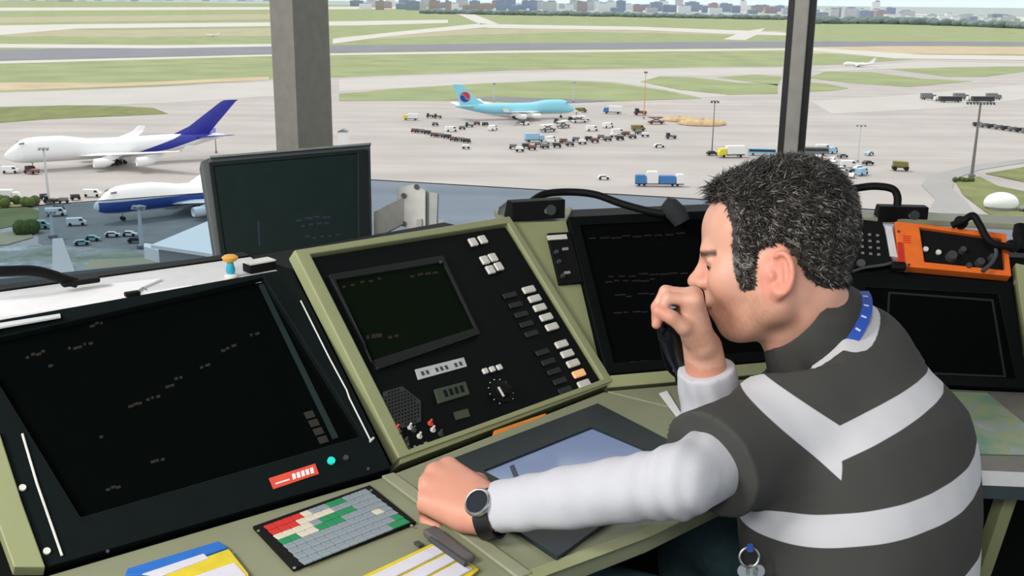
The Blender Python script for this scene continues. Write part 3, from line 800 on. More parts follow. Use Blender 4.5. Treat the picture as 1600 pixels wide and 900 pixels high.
for i in range(64):
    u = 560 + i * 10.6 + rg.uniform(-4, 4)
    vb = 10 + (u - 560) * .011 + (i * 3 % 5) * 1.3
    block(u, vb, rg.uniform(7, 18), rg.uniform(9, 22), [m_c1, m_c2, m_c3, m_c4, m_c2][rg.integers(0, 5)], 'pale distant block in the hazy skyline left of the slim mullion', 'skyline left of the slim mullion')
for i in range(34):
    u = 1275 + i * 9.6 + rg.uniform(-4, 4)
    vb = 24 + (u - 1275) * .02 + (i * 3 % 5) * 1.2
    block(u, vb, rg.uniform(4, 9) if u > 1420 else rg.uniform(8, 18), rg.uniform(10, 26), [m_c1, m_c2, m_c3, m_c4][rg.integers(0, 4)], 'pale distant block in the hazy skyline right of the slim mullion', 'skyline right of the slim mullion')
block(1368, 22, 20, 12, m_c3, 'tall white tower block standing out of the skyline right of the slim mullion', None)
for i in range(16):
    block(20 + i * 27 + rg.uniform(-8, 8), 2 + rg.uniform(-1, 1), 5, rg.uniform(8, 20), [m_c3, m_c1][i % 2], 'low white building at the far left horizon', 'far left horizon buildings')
def treeline(pts, h0, seed, label):
    rg2 = np.random.default_rng(seed); q = MB()
    for (u0, v0), (u1, v1) in zip(pts[:-1], pts[1:]):
        n = int(abs(u1 - u0) / 4)
        for k in range(n):
            s_ = k / n; c = G(u0 + (u1 - u0) * s_, v0 + (v1 - v0) * s_ + rg2.uniform(-.5, .5)); d = np.dot(c - CAM, FW); r = h0 * d / f * rg2.uniform(.7, 1.2); rings = []
            for i in range(5):
                th = -math.pi / 2 + (i + .15) / 4.3 * math.pi
                rings.append([c + V(r * 1.6 * math.cos(th) * math.cos(a), r * math.cos(th) * math.sin(a), r * .7 + r * math.sin(th)) for a in [2 * math.pi * j / 8 for j in range(8)]])
            q.loft(rings)
    o = q.build('treeline', mat('hazed_tree_foliage', (112, 126, 124), .95, var=.2, scale=.01), smooth=True); tag(o, label, 'trees', None, 'stuff')  # foliage bleached towards grey: haze painted into the colour
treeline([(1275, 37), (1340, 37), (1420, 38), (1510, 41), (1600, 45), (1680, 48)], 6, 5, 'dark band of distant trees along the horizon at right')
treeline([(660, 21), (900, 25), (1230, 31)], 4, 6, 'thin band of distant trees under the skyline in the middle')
# ------------------------------------------------------------------ console
DZ = .76
m_olive = mat('olive_green_console_paint', (152, 157, 116), .55, var=.05, scale=12, bump=.05)
m_oliveg = mat('olive_desk_laminate', (138, 142, 114), .5, var=.06, scale=10)
m_olived = mat('olive_grey_trim', (150, 152, 126), .5, var=.05)
m_blk = mat('black_panel_paint', (9, 14, 14), .55, var=.1, spec=.12)
m_blk2 = mat('dark_teal_black_bezel', (14, 23, 23), .5, var=.1, spec=.16)
m_blk3 = mat('matte_black_plastic', (12, 13, 14), .65, spec=.2)
m_scr = mat('unlit_radar_glass', (5, 9, 8), .22, spec=.25)
m_scrg = mat('dark_green_display_glass', (9, 20, 9), .25, spec=.25)
m_scrd = mat('black_display_glass', (8, 9, 10), .22, spec=.25)
m_white = mat('white_plastic', (222, 220, 212), .45)
m_paper = mat('white_paper', (240, 240, 242), .8, var=.02)
m_paper2 = mat('pale_grey_paper', (214, 215, 218), .8, var=.04)
m_steel = mat('brushed_steel', (190, 192, 192), .3, .9)
m_trace = mat('faint_amber_radar_trace', (30, 26, 17), .6, emit=(90, 74, 42), estr=.03)
m_tracer = mat('faint_red_screen_trace', (36, 15, 12), .6, emit=(120, 40, 28), estr=.03)
m_traceb = mat('faint_blue_screen_trace', (18, 30, 52), .6, emit=(24, 44, 80), estr=.1)
m_orange = mat('orange_label_plastic', (232, 138, 40), .5)
m_orange2 = mat('orange_radio_enamel', (240, 116, 44), .45)
m_redl = mat('red_label', (226, 82, 62), .6)
m_cyan = mat('cyan_indicator_light', (40, 190, 180), .3, emit=(40, 200, 190), estr=.6)
m_salmon = mat('amber_lit_button', (240, 190, 140), .4, emit=(250, 180, 110), estr=.35)
m_kgrey = mat('grey_key_plastic', (138, 150, 158), .5, var=.12, scale=90)
m_kred = mat('red_key_plastic', (206, 44, 36), .5)
m_kgreen = mat('green_key_plastic', (24, 138, 84), .5)
m_kwhite = mat('cream_key_plastic', (216, 208, 190), .5)
m_lcd = mat('grey_green_lcd', (62, 74, 58), .35)
m_dgrey = mat('dark_grey_plastic', (62, 66, 68), .55)
m_yel = mat('yellow_strip_holder', (222, 200, 44), .5)
m_blue = mat('blue_strip_holder', (34, 110, 200), .5)
m_lav = mat('pale_lavender_paper', (214, 212, 224), .8, var=.04)
m_board = mat('black_cabinet_paint', (13, 15, 16), .65, spec=.12)

def panel_frame(b0, b1, th):
    a = onz(*b0, DZ); b = onz(*b1, DZ); e = nrm(b - a); n0 = V(-e[1], e[0], 0); t = math.radians(th)
    return Fr(a, e, n0 * math.cos(t) + V(0, 0, math.sin(t)))
FL = panel_frame((70, 895), (605, 740), 38)
FM = panel_frame((620, 720), (935, 605), 45)
FT = panel_frame((945, 600), (1210, 577), 45)
FRR = panel_frame((1300, 595), (1600, 612), 50)
FD = Fr(V(0, 0, DZ), V(1, 0, 0), V(0, 1, 0))          # desk top plane

def housing(name, label, F, a0, a1, b1, depth, mat_=m_board, base=0.):
    """solid cabinet behind and below a sloping face"""
    t = thing(name, label, 'console', F.w((a0 + a1) / 2, 0, 0) * V(1, 1, 0))
    back = V(-F.ex[1], F.ex[0], 0); top = F.w(a0, b1, -.014)
    o = F.w(a0, 0, -.014); dz = o[2]
    H = math.hypot(*(top - o)[:2]); hz = top[2]
    prof = [o * V(1, 1, 0) + V(0, 0, base), o - V(0, 0, .012), top, top + back * depth, (o + back * (H + depth)) * V(1, 1, 0) + V(0, 0, base)]
    q = MB(); q.prism(prof, F.ex * (a1 - a0)); q.build('cabinet_body', mat_, t)
    return t

# --- left console: large radar display ------------------------------------------------
LW0, LW1, LH = -.06, .468, .372
tL = housing('console_cabinet', 'olive framed console cabinet carrying the large dark radar display', FL, LW0, LW1 - .058, LH, .16)
q = MB()
FL.quad(q, [(-140, 640), (-2, 690), (33, 800), (69, 900), (20, 900), (-20, 790)], -.012, .012); q.build('side_trim', m_olive, tL, bevel=.002)
t = thing('radar_display', 'large black radar display filling the left console, with red label at its lower edge', 'display', FL.w(.2, .0, 0))
q = MB(); FL.ringpx(q, [(72, 896), (606, 741), (452, 430), (-110, 532)], [(124, 818), (562, 690), (408, 444), (-40, 548)], -.012, .006); q.build('bezel', m_blk2, t, bevel=.003)
q = MB(); FL.quad(q, [(118, 824), (566, 690), (410, 442), (-50, 546)], -.012, -.006); scr = q.build('screen', m_scr, t)
q = MB()
def dashes(F, mb, u, v, n, w=9, h=4, du=8, sl=-.28, hh=-.0058, rg=np.random.default_rng(1)):
    for k in range(n):
        x = u + k * du; y = v + k * du * sl + rg.uniform(-2, 2)
        ww = w * rg.uniform(.5, 1.1) * .8
        F.quad(mb, [(x, y), (x + ww, y + ww * sl), (x + ww + 1, y + h + ww * sl), (x + 1, y + h)], hh, hh + .0004)
TR = []
for u, v, n in ((200, 634, 3), (228, 622, 3), (258, 604, 2), (272, 592, 2), (312, 572, 2), (345, 545, 3), (390, 522, 2), (140, 508, 3), (235, 720, 3), (165, 764, 3), (75, 572, 1), (106, 544, 5), (40, 556, 4), (155, 680, 1)):
    q = MB(); dashes(FL, q, u, v, n); q.build('radar_trace', m_trace, scr)
q = MB()
for k in range(4): FL.quad(q, [(474 + k * 7, 645 + k * 13), (488 + k * 7, 641 + k * 13), (493 + k * 7, 651 + k * 13), (479 + k * 7, 655 + k * 13)], -.0058, -.0054)
q.build('screen_menu_marking', mat('dim_grey_menu_trace', (42, 40, 33), .6), scr)
q = MB(); FL.quad(q, [(404, 446), (411, 444), (528, 684), (520, 687)], -.006, -.004); q.build('screen_edge_strip', mat('dark_teal_edge', (34, 48, 48), .4), t)
q = MB(); FL.quad(q, [(420, 748), (492, 725), (498, 741), (427, 765)], .006, .0075); lab = q.build('warning_label', m_redl, t)
q = MB()
for k in range(5): FL.quad(q, [(456 + k * 7, 741 - k * 2.3), (461 + k * 7, 739.4 - k * 2.3), (463 + k * 7, 748 - k * 2.3), (458 + k * 7, 749.6 - k * 2.3)], .0075, .0079)
FL.quad(q, [(430, 755), (452, 748), (453, 750), (431, 757)], .0075, .0079)
q.build('label_print_marking', m_paper, lab)
def knob(F, par, name, u, v, r, h, m, h0=.006, r2=None):
    q = MB(); q.cyl(F.wp(u, v, h0), F.ez, r, h, 20, r2); return q.build(name, m, par, smooth=True)
knob(FL, t, 'indicator_light', 517, 721, .0055, .004, m_cyan)
knob(FL, t, 'power_button', 540, 716, .004, .003, m_dgrey)
for (u, v) in ((35, 763), (73, 862)): knob(FL, t, 'fixing_screw', u, v, .0042, .003, m_white, .006)
knob(FL, t, 'fixing_screw', 575, 733, .002, .002, m_steel); knob(FL, t, 'fixing_screw', 168, 862, .002, .002, m_steel)
q = MB(); q.tube([FL.wp(u, v, .008) for u, v in ((35, 678), (58, 756), (97, 868))], .0016, 6); q.build('side_rail', m_white, t)
q = MB(); q.tube([FL.wp(u, v, .009) for u, v in ((470, 470), (515, 560), (542, 610), (546, 622), (580, 690))], .0013, 6); q.tube([FL.wp(u, v, .009) for u, v in ((578, 690), (584, 684))], .0018, 6); q.build('hinge_rail', m_white, t)
# divider between left and middle consoles, belongs to the middle frame
# --- middle console --------------------------------------------------------------------
tM = housing('console_cabinet', 'olive framed console cabinet holding the black button panel with small screen', FM, 0.012, .440, .352, .14)
q = MB()
O = [(612, 728), (946, 606), (786, 350), (450, 405)]; I = [(628, 714), (930, 603), (783, 361), (476, 411)]
FM.ringpx(q, O, I, -.014, .012); q.build('face_frame', m_olive, tM, bevel=.0025)
q = MB(); FM.quad(q, [(606, 744), (946, 612), (946, 603), (612, 722)], -.03, .008); q.build('lower_trim', m_olive, tM, bevel=.002)
q = MB(); FM.quad(q, [(768, 684), (771, 674), (851, 647), (854, 656)], .012, .0155); q.build('label_strip', m_orange, tM, bevel=.0006)
t = thing('communication_panel', 'black control panel with small screen, white buttons, speaker and dials', 'control panel', FM.w(.2, 0.01, 0))
q = MB(); FM.quad(q, [(630, 711), (928, 602.5), (782, 364), (480, 413)], -.0125, .006); q.build('faceplate', m_blk, t, bevel=.001)
q = MB(); FM.ringpx(q, [(588, 580), (748, 524), (690, 402), (512, 432)], [(580, 566), (740, 515), (690, 412), (522, 440)], .006, .012)
mon = q.build('screen_bezel', mat('dark_screen_surround', (24, 28, 28), .4), t, bevel=.001)
q = MB(); FM.quad(q, [(586, 574), (744, 520), (690, 408), (518, 437)], .006, .008); scr = q.build('screen', m_scrg, t)
for a_ in ((572, 524, 3, 10, 6, 8, -.2), (606, 525, 2, 12, 4, 10, -.25), (534, 446, 5, 12, 3, 14, -.2), (640, 432, 4, 12, 3, 12, -.2)):
    q = MB(); dashes(FM, q, *a_, .008); q.build('screen_trace', m_tracer, scr)
knob(FM, t, 'screen_screw', 688, 410, .003, .002, m_dgrey, .012)
# buttons: quad caps, each its own part
btn0 = {}
def button(F, par, name, u, v, w, h, m, rise=.006, h0=.006):
    """w, h in metres, corner-centred on picture point"""
    key = (name, w, h, m.name, rise)
    if key not in btn0:
        q = MB(); q.box((0, 0, rise / 2), (w, h, rise)); 
        o = q.build(name, m, par, matrix=F.mtx(*F.px(u, v, h0), h0), bevel=min(w, h, rise * 2) * .18); btn0[key] = o
    else:
        o = btn0[key].copy(); COL.objects.link(o); mm = F.mtx(*F.px(u, v, h0), h0); mm.translation -= Vector(ORG[par.name]); o.parent = par; o.matrix_basis = mm
    return o
for u, v in ((738, 380), (753, 376), (756, 408), (769, 404), (765, 423), (778, 418)): button(FM, t, 'white_button', u, v, .017, .017, m_white)
wb = [(825, 454), (834, 468), (842, 482), (852, 497), (861, 512), (876, 539), (885, 554), (894, 569), (911, 601)]
for u, v in wb: button(FM, t, 'white_button', u, v, .029, .0135, m_white)
button(FM, t, 'amber_button', 903, 585, .029, .0135, m_salmon)
for u, v in [(796, 462), (805, 477), (814, 492), (822, 507), (830, 522), (847, 551), (856, 566), (865, 581), (874, 596), (882, 610)]: button(FM, t, 'dark_button', u, v, .031, .010, mat('charcoal_button', (30, 33, 33), .55), .003)
q = MB(); FM.quad(q, [(648, 578), (724, 559), (729, 573), (653, 594)], .006, .0075); ls = q.build('designation_strip', mat('pale_grey_strip', (186, 190, 190), .5), t)
q = MB()
for k in range(9):
    if k in (2, 6): continue
    FM.quad(q, [(657 + k * 7.4, 581 - k * 1.9), (661 + k * 7.4, 580 - k * 1.9), (664 + k * 7.4, 586 - k * 1.9), (660 + k * 7.4, 587 - k * 1.9)], .0075, .0079)
q.build('print_marking', m_dgrey, ls)
for u, v in ((757, 581), (768, 578), (779, 575)): button(FM, t, 'round_button', u, v, .011, .010, m_white, .005)
c = FM.wp(627, 637, .006); q = MB(); q.cyl(c, FM.ez, .037, .003, 6); sp = q.build('speaker_grille', mat('black_speaker_mesh', (40, 44, 44), .6, bump=.8, bscale=900), t)
q = MB()
for i in range(-5, 6):
    for j in range(-5, 6):
        x, y = (i + .5 * (j % 2)) * .0062, j * .0056
        if math.hypot(x, y) < .030: q.cyl(c + FM.ex * x + FM.ey * y + FM.ez * .0028, FM.ez, .0019, .0006, 8)
q.build('grille_pattern', m_blk3, sp)
q = MB(); FM.quad(q, [(677, 610), (726, 597), (733, 617), (684, 632)], .006, .009); lc = q.build('digital_readout', m_lcd, t, bevel=.0006)
q = MB()
for k in range(4): FM.quad(q, [(692 + k * 8.5, 610 - k * 2.3), (697 + k * 8.5, 608.7 - k * 2.3), (701 + k * 8.5, 619 - k * 2.3), (696 + k * 8.5, 620.5 - k * 2.3)], .009, .0093)
q.build('digit_marking', m_blk3, lc)
q = MB(); FM.quad(q, [(708, 645), (730, 639), (734, 651), (712, 657)], .006, .008); q.build('small_readout', m_lcd, t)
q = MB(); q.lathe(FM.wp(783, 612, .006), FM.ez, [(.0205, 0), (.0205, .003), (.013, .004), (.0115, .014), (.010, .0155)], 28); kn = q.build('rotary_knob', m_blk3, t, smooth=True)
q = MB(); q.box(FM.wp(783, 612, .0225), (.004, .018, .001), FM.ax); q.build('knob_pointer', m_white, kn)
q = MB()
for k in range(11):
    th = math.radians(-50 + k * 28); q.box(FM.wp(783, 612, .0066) + (FM.ex * math.cos(th) + FM.ey * math.sin(th)) * .0235, (.0015, .0015, .001), FM.ax)
q.build('dial_marking', m_white, t)
sw = [(620, 670, m_redl), (624, 680, m_dgrey), (640, 668, m_white), (646, 672, m_dgrey), (672, 662, m_redl), (676, 672, m_white), (634, 690, m_dgrey), (655, 682, m_white), (688, 678, m_dgrey), (636, 700, m_dgrey)]
for u, v, m in sw:
    q = MB(); q.cyl(FM.wp(u, v, .006), FM.ez, .0045, .002, 12); q.cyl(FM.wp(u, v, .008), nrm(FM.ez + FM.ey * .35), .0018, .009, 8); q.build('toggle_switch', m, t, smooth=True)
q = MB(); dashes(FM, q, 630, 704, 7, 6, 3, 8, -.33, .006, np.random.default_rng(5)); q.build('panel_marking', mat('dim_white_print', (140, 144, 142), .6), t)
# --- wedge between middle and third console --------------------------------------------
a1, a2 = FM.wp(946, 606, .0), FM.wp(786, 350, .0); b1, b2 = FT.wp(945, 604, .0), FT.wp(884, 345, .0)
tW = thing('corner_filler', 'olive wedge panel joining the button console and the next dark display', 'console', (a1 + b1) / 2 * V(1, 1, 0))
mid = (a2 + b2) / 2 + V(.02, .16, 0)
q = MB()
FW_ = Fr(a1, a2 - a1, b2 - a2)
n_ = FW_.ez if FW_.ez[2] > 0 else -FW_.ez
q.prism([a1, a2, b2, b1 + V(.0, .0, 0)], -n_ * .012); q.build('sloping_panel', m_olive, tW)
q = MB(); q.prism([a2 - V(0, 0, .012), b2 - V(0, 0, .012), b2 + V(.02, .15, -.012), a2 + V(-.02, .15, -.012)], V(0, 0, .010)); q.build('top_ledge', m_olive, tW)
ez_ = n_; ey_ = nrm((a2 + b2) / 2 - (a1 + b1) / 2); FWD = Fr((a1 + b1) / 2, np.cross(ey_, ez_), ey_)
t = thing('switch_box', 'narrow black switch box with white top strip on the olive wedge panel', 'switch box', FWD.wp(880, 440, .001))
q = MB(); FWD.quad(q, [(872, 447), (908, 444), (888, 366), (853, 368)], .001, .010); q.build('body', m_blk3, t, bevel=.001)
q = MB(); FWD.quad(q, [(856, 376), (886, 374), (884, 367), (854, 369)], .010, .0125); q.build('title_strip', m_white, t)
for u, v in ((882, 388), (885, 425)):
    q = MB(); FWD.quad(q, [(u - 4, v), (u + 5, v - 1), (u + 6, v + 3), (u - 3, v + 4)], .010, .012); q.build('legend_marking', mat('dim_white_print', (140, 144, 142), .6), t)
for u, v in ((868, 395), (872, 410), (878, 432)): knob(FWD, t, 'small_knob', u, v, .004, .006, m_dgrey, .010)
# --- third console -----------------------------------------------------------------------
TWD = .385
tT = housing('console_cabinet', 'console cabinet under the dark display behind the raised hand', FT, .012, TWD - .01, .352, .14)
q = MB(); FT.rect(q, 0, TWD, -.012, .012, -.012, .010); q.build('lower_trim', m_olive, tT, bevel=.002)
q = MB(); FT.rect(q, TWD + .001, TWD + .020, -.012, .36, -.012, .010); q.build('side_trim', m_olive, tT, bevel=.002)
t = thing('flat_display', 'black display screen with faint red traces behind the raised hand', 'display', FT.w(.2, .02, 0))
q = MB(); FT.ring(q, .003, TWD - .003, .014, .353, [.02, .02, .02, .02], -.010, .012); q.build('bezel', m_blk, t, bevel=.002)
q = MB(); FT.rect(q, .022, TWD - .022, .033, .335, -.010, .004); scr = q.build('screen', m_scrd, t)
q = MB()
for (u, v, n, du) in ((920, 372, 9, 17), (950, 432, 8, 16), (945, 440, 6, 14), (960, 462, 4, 18), (958, 488, 4, 15), (968, 566, 6, 16)): q = MB(); dashes(FT, q, u, v, n, du * 1.1, 2.2, du, -.06, .004, np.random.default_rng(u)); q.build('screen_trace', mat('very_faint_red_trace', (20, 13, 11), .6, emit=(70, 34, 24), estr=.015), scr)
# --- right console ------------------------------------------------------------------------
tR = housing('console_cabinet', 'console cabinet at far right holding the orange radio and a dark display', FRR, 0.02, .80, .275, .14)
FR2 = FRR
t = thing('flat_display', 'black display with thin inner outline under the orange radio', 'display', FR2.w(.2, .01, 0))
q = MB(); FR2.ringpx(q, [(1318, 600), (1602, 612), (1576, 446), (1322, 436)], [(1345, 585), (1582, 596), (1555, 466), (1350, 455)], -.010, .008); q.build('bezel', m_blk, t, bevel=.002)
q = MB(); FR2.quad(q, [(1343, 587), (1584, 598), (1557, 464), (1348, 453)], -.010, .002); q.build('screen', m_scrd, t)
q = MB(); FR2.ringpx(q, [(1380, 582), (1572, 590), (1552, 468), (1388, 456)], [(1383, 579), (1568, 587), (1549, 471), (1391, 459)], .002, .003); q.build('screen_outline', mat('dark_grey_outline', (34, 40, 40), .4), t)
q = MB(); FR2.quad(q, [(1580, 420), (1602, 425), (1640, 600), (1606, 610), (1586, 470)], -.012, .014); q.build('side_trim', m_olive, tR, bevel=.002)
zt_ = FRR.w(.2, .275)[2] + .004; FRt_ = Fr(V(0, 0, zt_ + .012), V(1, 0, 0), V(0, 1, 0))
q = MB(); FRt_.quad(q, [(1330, 347), (1600, 360), (1720, 366), (1720, 352), (1600, 345), (1330, 337)], -.012, .0); q.build('top_ledge', m_olived, tR, bevel=.002)
t = thing('emergency_radio', 'orange framed radio unit with black front at the right console', 'radio', FR2.wp(1480, 430, .0))
q = MB(); FR2.ringpx(q, [(1400, 424), (1574, 440), (1566, 374), (1394, 355)], [(1440, 418), (1564, 431), (1560, 382), (1432, 364)], -.008, .016); q.build('orange_frame', m_orange2, t, bevel=.002)
q = MB(); FR2.quad(q, [(1441, 417), (1563, 430), (1559, 383), (1433, 365)], -.008, .009); q.build('front_panel', m_blk3, t)
q = MB(); FR2.quad(q, [(1404, 410), (1413, 411), (1410, 380), (1402, 379)], .016, .019); q.build('red_tab', m_kred, t)
for k in range(4):
    q = MB(); FR2.quad(q, [(1411, 368 + k * 3.2), (1423, 369.5 + k * 3.2), (1423.3, 371 + k * 3.2), (1411.3, 369.5 + k * 3.2)], .016, .0165); q.build('print_marking', m_kred, t)
for u, v in ((1446, 390), (1466, 395)): knob(FR2, t, 'white_pushbutton', u, v, .005, .004, m_white, .009)
for u, v, r in ((1486, 402, .011), (1530, 412, .009), (1503, 393, .007), (1548, 404, .006), (1512, 418, .006)): knob(FR2, t, 'radio_knob', u, v, r, .012, m_dgrey, .009, r * .8)
q = MB(); FR2.quad(q, [(1440, 420), (1480, 424), (1480, 418), (1440, 414)], .010, .0125); q.build('label_plate', mat('pale_blue_label', (176, 200, 206), .5), t)
for u, v in ((1404, 362), (1416, 424), (1420, 414)): knob(FR2, t, 'frame_screw', u, v, .0025, .002, m_dgrey, .016)
t = thing('telephone_keypad', 'black telephone keypad with pale side strip left of the orange radio', 'telephone', FR2.wp(1365, 420, .0))
q = MB(); FR2.quad(q, [(1330, 424), (1392, 418), (1376, 353), (1330, 348)], -.008, .010); q.build('body', m_blk3, t, bevel=.0015)
kk = mat('phone_key_grey', (120, 124, 122), .5)
for r_ in range(4):
    for c_ in range(3): button(FR2, t, 'phone_key', 1346 + c_ * 12.5 + r_ * .6, 366 + r_ * 10 + c_ * 1.2, .006, .005, kk, .003, .010)
q = MB(); FR2.quad(q, [(1387, 408), (1399, 410), (1390, 362), (1379, 360)], -.008, .014); q.build('side_strip', m_paper2, t, bevel=.001)
knob(FR2, t, 'round_key', 1345, 412, .008, .004, m_steel, .010)
q = MB(); q.tube(bez([FR2.wp(u, v, .018) for u, v in ((1332, 424), (1352, 418), (1380, 414), (1396, 410))], 8), .003, 8); q.build('cable', m_dgrey, t)
q = MB(); q.box(FR2.wp(1404, 416, .022), (.026, .016, .014), FR2.ax); q.build('cable_plug', m_blk3, t, bevel=.004)
# headset lying over the radio
t = thing('headset', 'black headset lying across the top corner of the orange radio', 'headset', FR2.wp(1530, 400, .03))
q = MB(); q.tube(bez([FR2.wp(u, v, h) for u, v, h in ((1488, 352, .03), (1506, 344, .045), (1520, 337, .05), (1530, 350, .05), (1542, 372, .048), (1556, 382, .046), (1582, 386, .042))], 8), .0070, 10); q.build('headband', m_blk3, t, smooth=True)
q = MB(); q.lathe(FR2.wp(1580, 387, .030), FR2.ez, [(.008, 0), (.012, .003), (.013, .008), (.008, .013)], 18); q.build('ear_cup', m_blk3, t, smooth=True)
q = MB(); q.lathe(FR2.wp(1500, 350, .016), FR2.ez, [(.008, 0), (.013, .003), (.013, .009), (.008, .013)], 18); q.build('ear_cup', m_blk3, t, smooth=True)
q = MB(); q.tube(bez([FR2.wp(u, v, h) for u, v, h in ((1556, 384, .040), (1556, 398, .036), (1548, 412, .034), (1535, 424, .032))], 8), .004, 8); q.build('microphone_boom', m_dgrey, t, smooth=True)
# handset foam in the upper right corner
q = MB(); q.tube([FR2.wp(u, v, .02) for u, v in ((1593, 352), (1594, 366), (1596, 392))], [.010, .014, .010], 12)
tag(q.build('foam_microphone', m_blk3, smooth=True), 'black foam microphone at the right edge of the console', 'microphone')

# --- left ledge -------------------------------------------------------------------------------
back = V(-FL.ex[1], FL.ex[0], 0)
top = FL.w(0, LH, -.012)
q = MB(); e0 = top + FL.ex * LW0; q.prism([e0 + V(0, 0, .001), e0 + FL.ex * (.545 - .012) + V(0, 0, .001), e0 + FL.ex * (.545 - .012) + back * .165 + V(0, 0, .001), e0 + back * .165 + V(0, 0, .001)], V(0, 0, .008))
# ledge and its raised black rear lip
tLd = thing('console_ledge', 'pale ledge with black rear lip along the top of the radar console', 'ledge', e0 + FL.ex * .27)
q.build('ledge_top', m_paper2, tLd)
LZ = e0[2] + .009
q = MB(); s0 = e0 + back * .166; q.prism([s0 + V(0, 0, -.05), s0 + FL.ex * .533 + V(0, 0, -.05), s0 + FL.ex * .533 + back * .03 + V(0, 0, -.05), s0 + back * .03 + V(0, 0, -.05)], V(0, 0, .062)); q.build('rear_lip', m_blk3, tLd)
LF = Fr(V(0, 0, LZ), V(1, 0, 0), V(0, 1, 0))
q = MB(); LF.quad(q, [(-30, 503), (200, 472), (222, 452), (254, 438), (150, 449), (-30, 478)], .0005, .004); tag(q.build('paper_stack', m_paper), 'long stack of white papers along the left part of the ledge', 'papers')
q = MB(); LF.quad(q, [(222, 466), (300, 452), (300, 447), (225, 458)], .0005, .0025); tag(q.build('paper_sheet', m_paper), 'small white sheet in the middle of the ledge', 'papers')
q = MB(); LF.quad(q, [(-30, 519), (95, 497), (94, 492), (-30, 510)], .0005, .003); tag(q.build('paper_sheet', m_paper2), 'grey white strip of paper at the front left of the ledge', 'papers')
c = LF.wp(207, 463, .0045); t = thing('stapler', 'small black clip on the edge of the white papers', 'clip', c)
q = MB(); q.box(c + V(0, 0, .004), (.022, .012, .007), [FL.ex, back, V(0, 0, 1)]); q.build('jaw', m_blk3, t, bevel=.002)
q = MB(); q.tube([c + FL.ex * .01 + V(0, 0, .008), c + FL.ex * .016 + V(0, 0, .011), c + FL.ex * .022 + V(0, 0, .007)], .0015, 6); q.build('wire_arm', m_steel, t)
# toy: blue stem, orange cap
c = LF.wp(361, 433, .0005); t = thing('toy_figurine', 'tiny blue ornament with an orange top standing on the ledge', 'ornament', c)
q = MB(); q.lathe(c, V(0, 0, 1), [(.010, 0), (.011, .003), (.006, .006)], 14); q.build('foot', m_white, t, smooth=True)
q = MB(); q.lathe(c + V(0, 0, .006), V(0, 0, 1), [(.006, 0), (.0075, .006), (.006, .013), (.005, .018)], 14); q.build('body', mat('turquoise_toy', (40, 160, 190), .4), t, smooth=True)
q = MB(); q.lathe(c + V(0, 0, .024), V(0, 0, 1), [(.004, 0), (.011, .004), (.013, .009), (.009, .012), (.006, .0125)], 14); q.build('cap', mat('orange_toy', (232, 170, 70), .5), t, smooth=True)
# small black box with white lid
c = LF.wp(413, 425, .0005); t = thing('small_box', 'small black box with white top at the right end of the ledge', 'box', c)
ex_ = nrm(LF.wp(432, 421) - LF.wp(388, 429)); bx = [ex_, V(-ex_[1], ex_[0], 0), V(0, 0, 1)]
q = MB(); q.box(c + bx[1] * .015 + V(0, 0, .007), (.047, .026, .014), bx); q.build('body', m_blk3, t, bevel=.001)
q = MB(); q.box(c + bx[1] * .015 + V(0, 0, .0155), (.048, .027, .003), bx); q.build('lid', m_white, t, bevel=.001)

# --- standing monitor behind the ledge ------------------------------------------------------------
mo = P(452, 380, 2.22)
cx = [P(328, 256, 2.13), P(573, 235, 2.24), P(577, 378, 2.20), P(348, 408, 2.09)]
FMo = Fr((cx[3] + cx[2]) / 2, cx[2] - cx[3], (cx[0] + cx[1]) / 2 - (cx[2] + cx[3]) / 2)
t = thing('monitor', 'dark flat monitor standing behind the ledge by the thick window post', 'monitor', V((cx[3] + cx[2])[0] / 2, (cx[3] + cx[2])[1] / 2 + .05, LZ))
q = MB(); FMo.quad(q, [(346, 410), (577, 380), (574, 234), (326, 255)], -.035, -.002); q.build('case', m_dgrey, t, bevel=.003)
q = MB(); FMo.ringpx(q, [(346, 410), (577, 380), (574, 234), (326, 255)], [(353, 403), (559, 376), (558, 241), (333, 261)], -.002, .004); q.build('bezel', mat('dark_teal_monitor_bezel', (24, 34, 33), .5, spec=.2), t, bevel=.0015)
q = MB(); FMo.quad(q, [(351, 405), (561, 377), (560, 239), (331, 259)], -.002, .001); scr = q.build('screen', mat('dark_green_black_screen', (27, 41, 39), .35, spec=.2), t)
q = MB()
for u, v, n, du in ((462, 342, 4, 14), (470, 352, 4, 12), (476, 370, 5, 12)): q = MB(); dashes(FMo, q, u, v, n, du, 3, du, -.1, .001, np.random.default_rng(u)); q.build('screen_trace', m_traceb, scr)
q = MB(); FMo.quad(q, [(402, 345), (405, 345), (407, 384), (404, 384)], .001, .0014); q.build('screen_trace', m_traceb, scr)
q = MB(); FMo.quad(q, [(326, 254), (574, 233), (574, 236), (327, 257)], -.035, .005); q.build('top_edge', mat('pale_grey_edge', (120, 130, 128), .5), t)
q = MB(); FMo.quad(q, [(311, 262), (326, 255), (346, 408), (334, 412)], -.075, -.037); q.build('rear_housing', mat('mid_grey_plastic', (88, 94, 94), .6), t, bevel=.004)
q = MB(); FMo.quad(q, [(312, 265), (322, 262), (323, 276), (314, 279)], -.10, -.076); q.build('hinge', m_blk3, t, bevel=.003)
c = (cx[3] + cx[2]) / 2 - FMo.ez * .05; q = MB(); q.cyl(V(c[0], c[1], .72), V(0, 0, 1), .018, c[2] - .72 + .05, 14); q.build('stand', m_dgrey, t, smooth=True)
q = MB(); q.box(V(c[0], c[1], .71), (.14, .10, .015)); q.build('stand_foot', m_dgrey, t, bevel=.003)
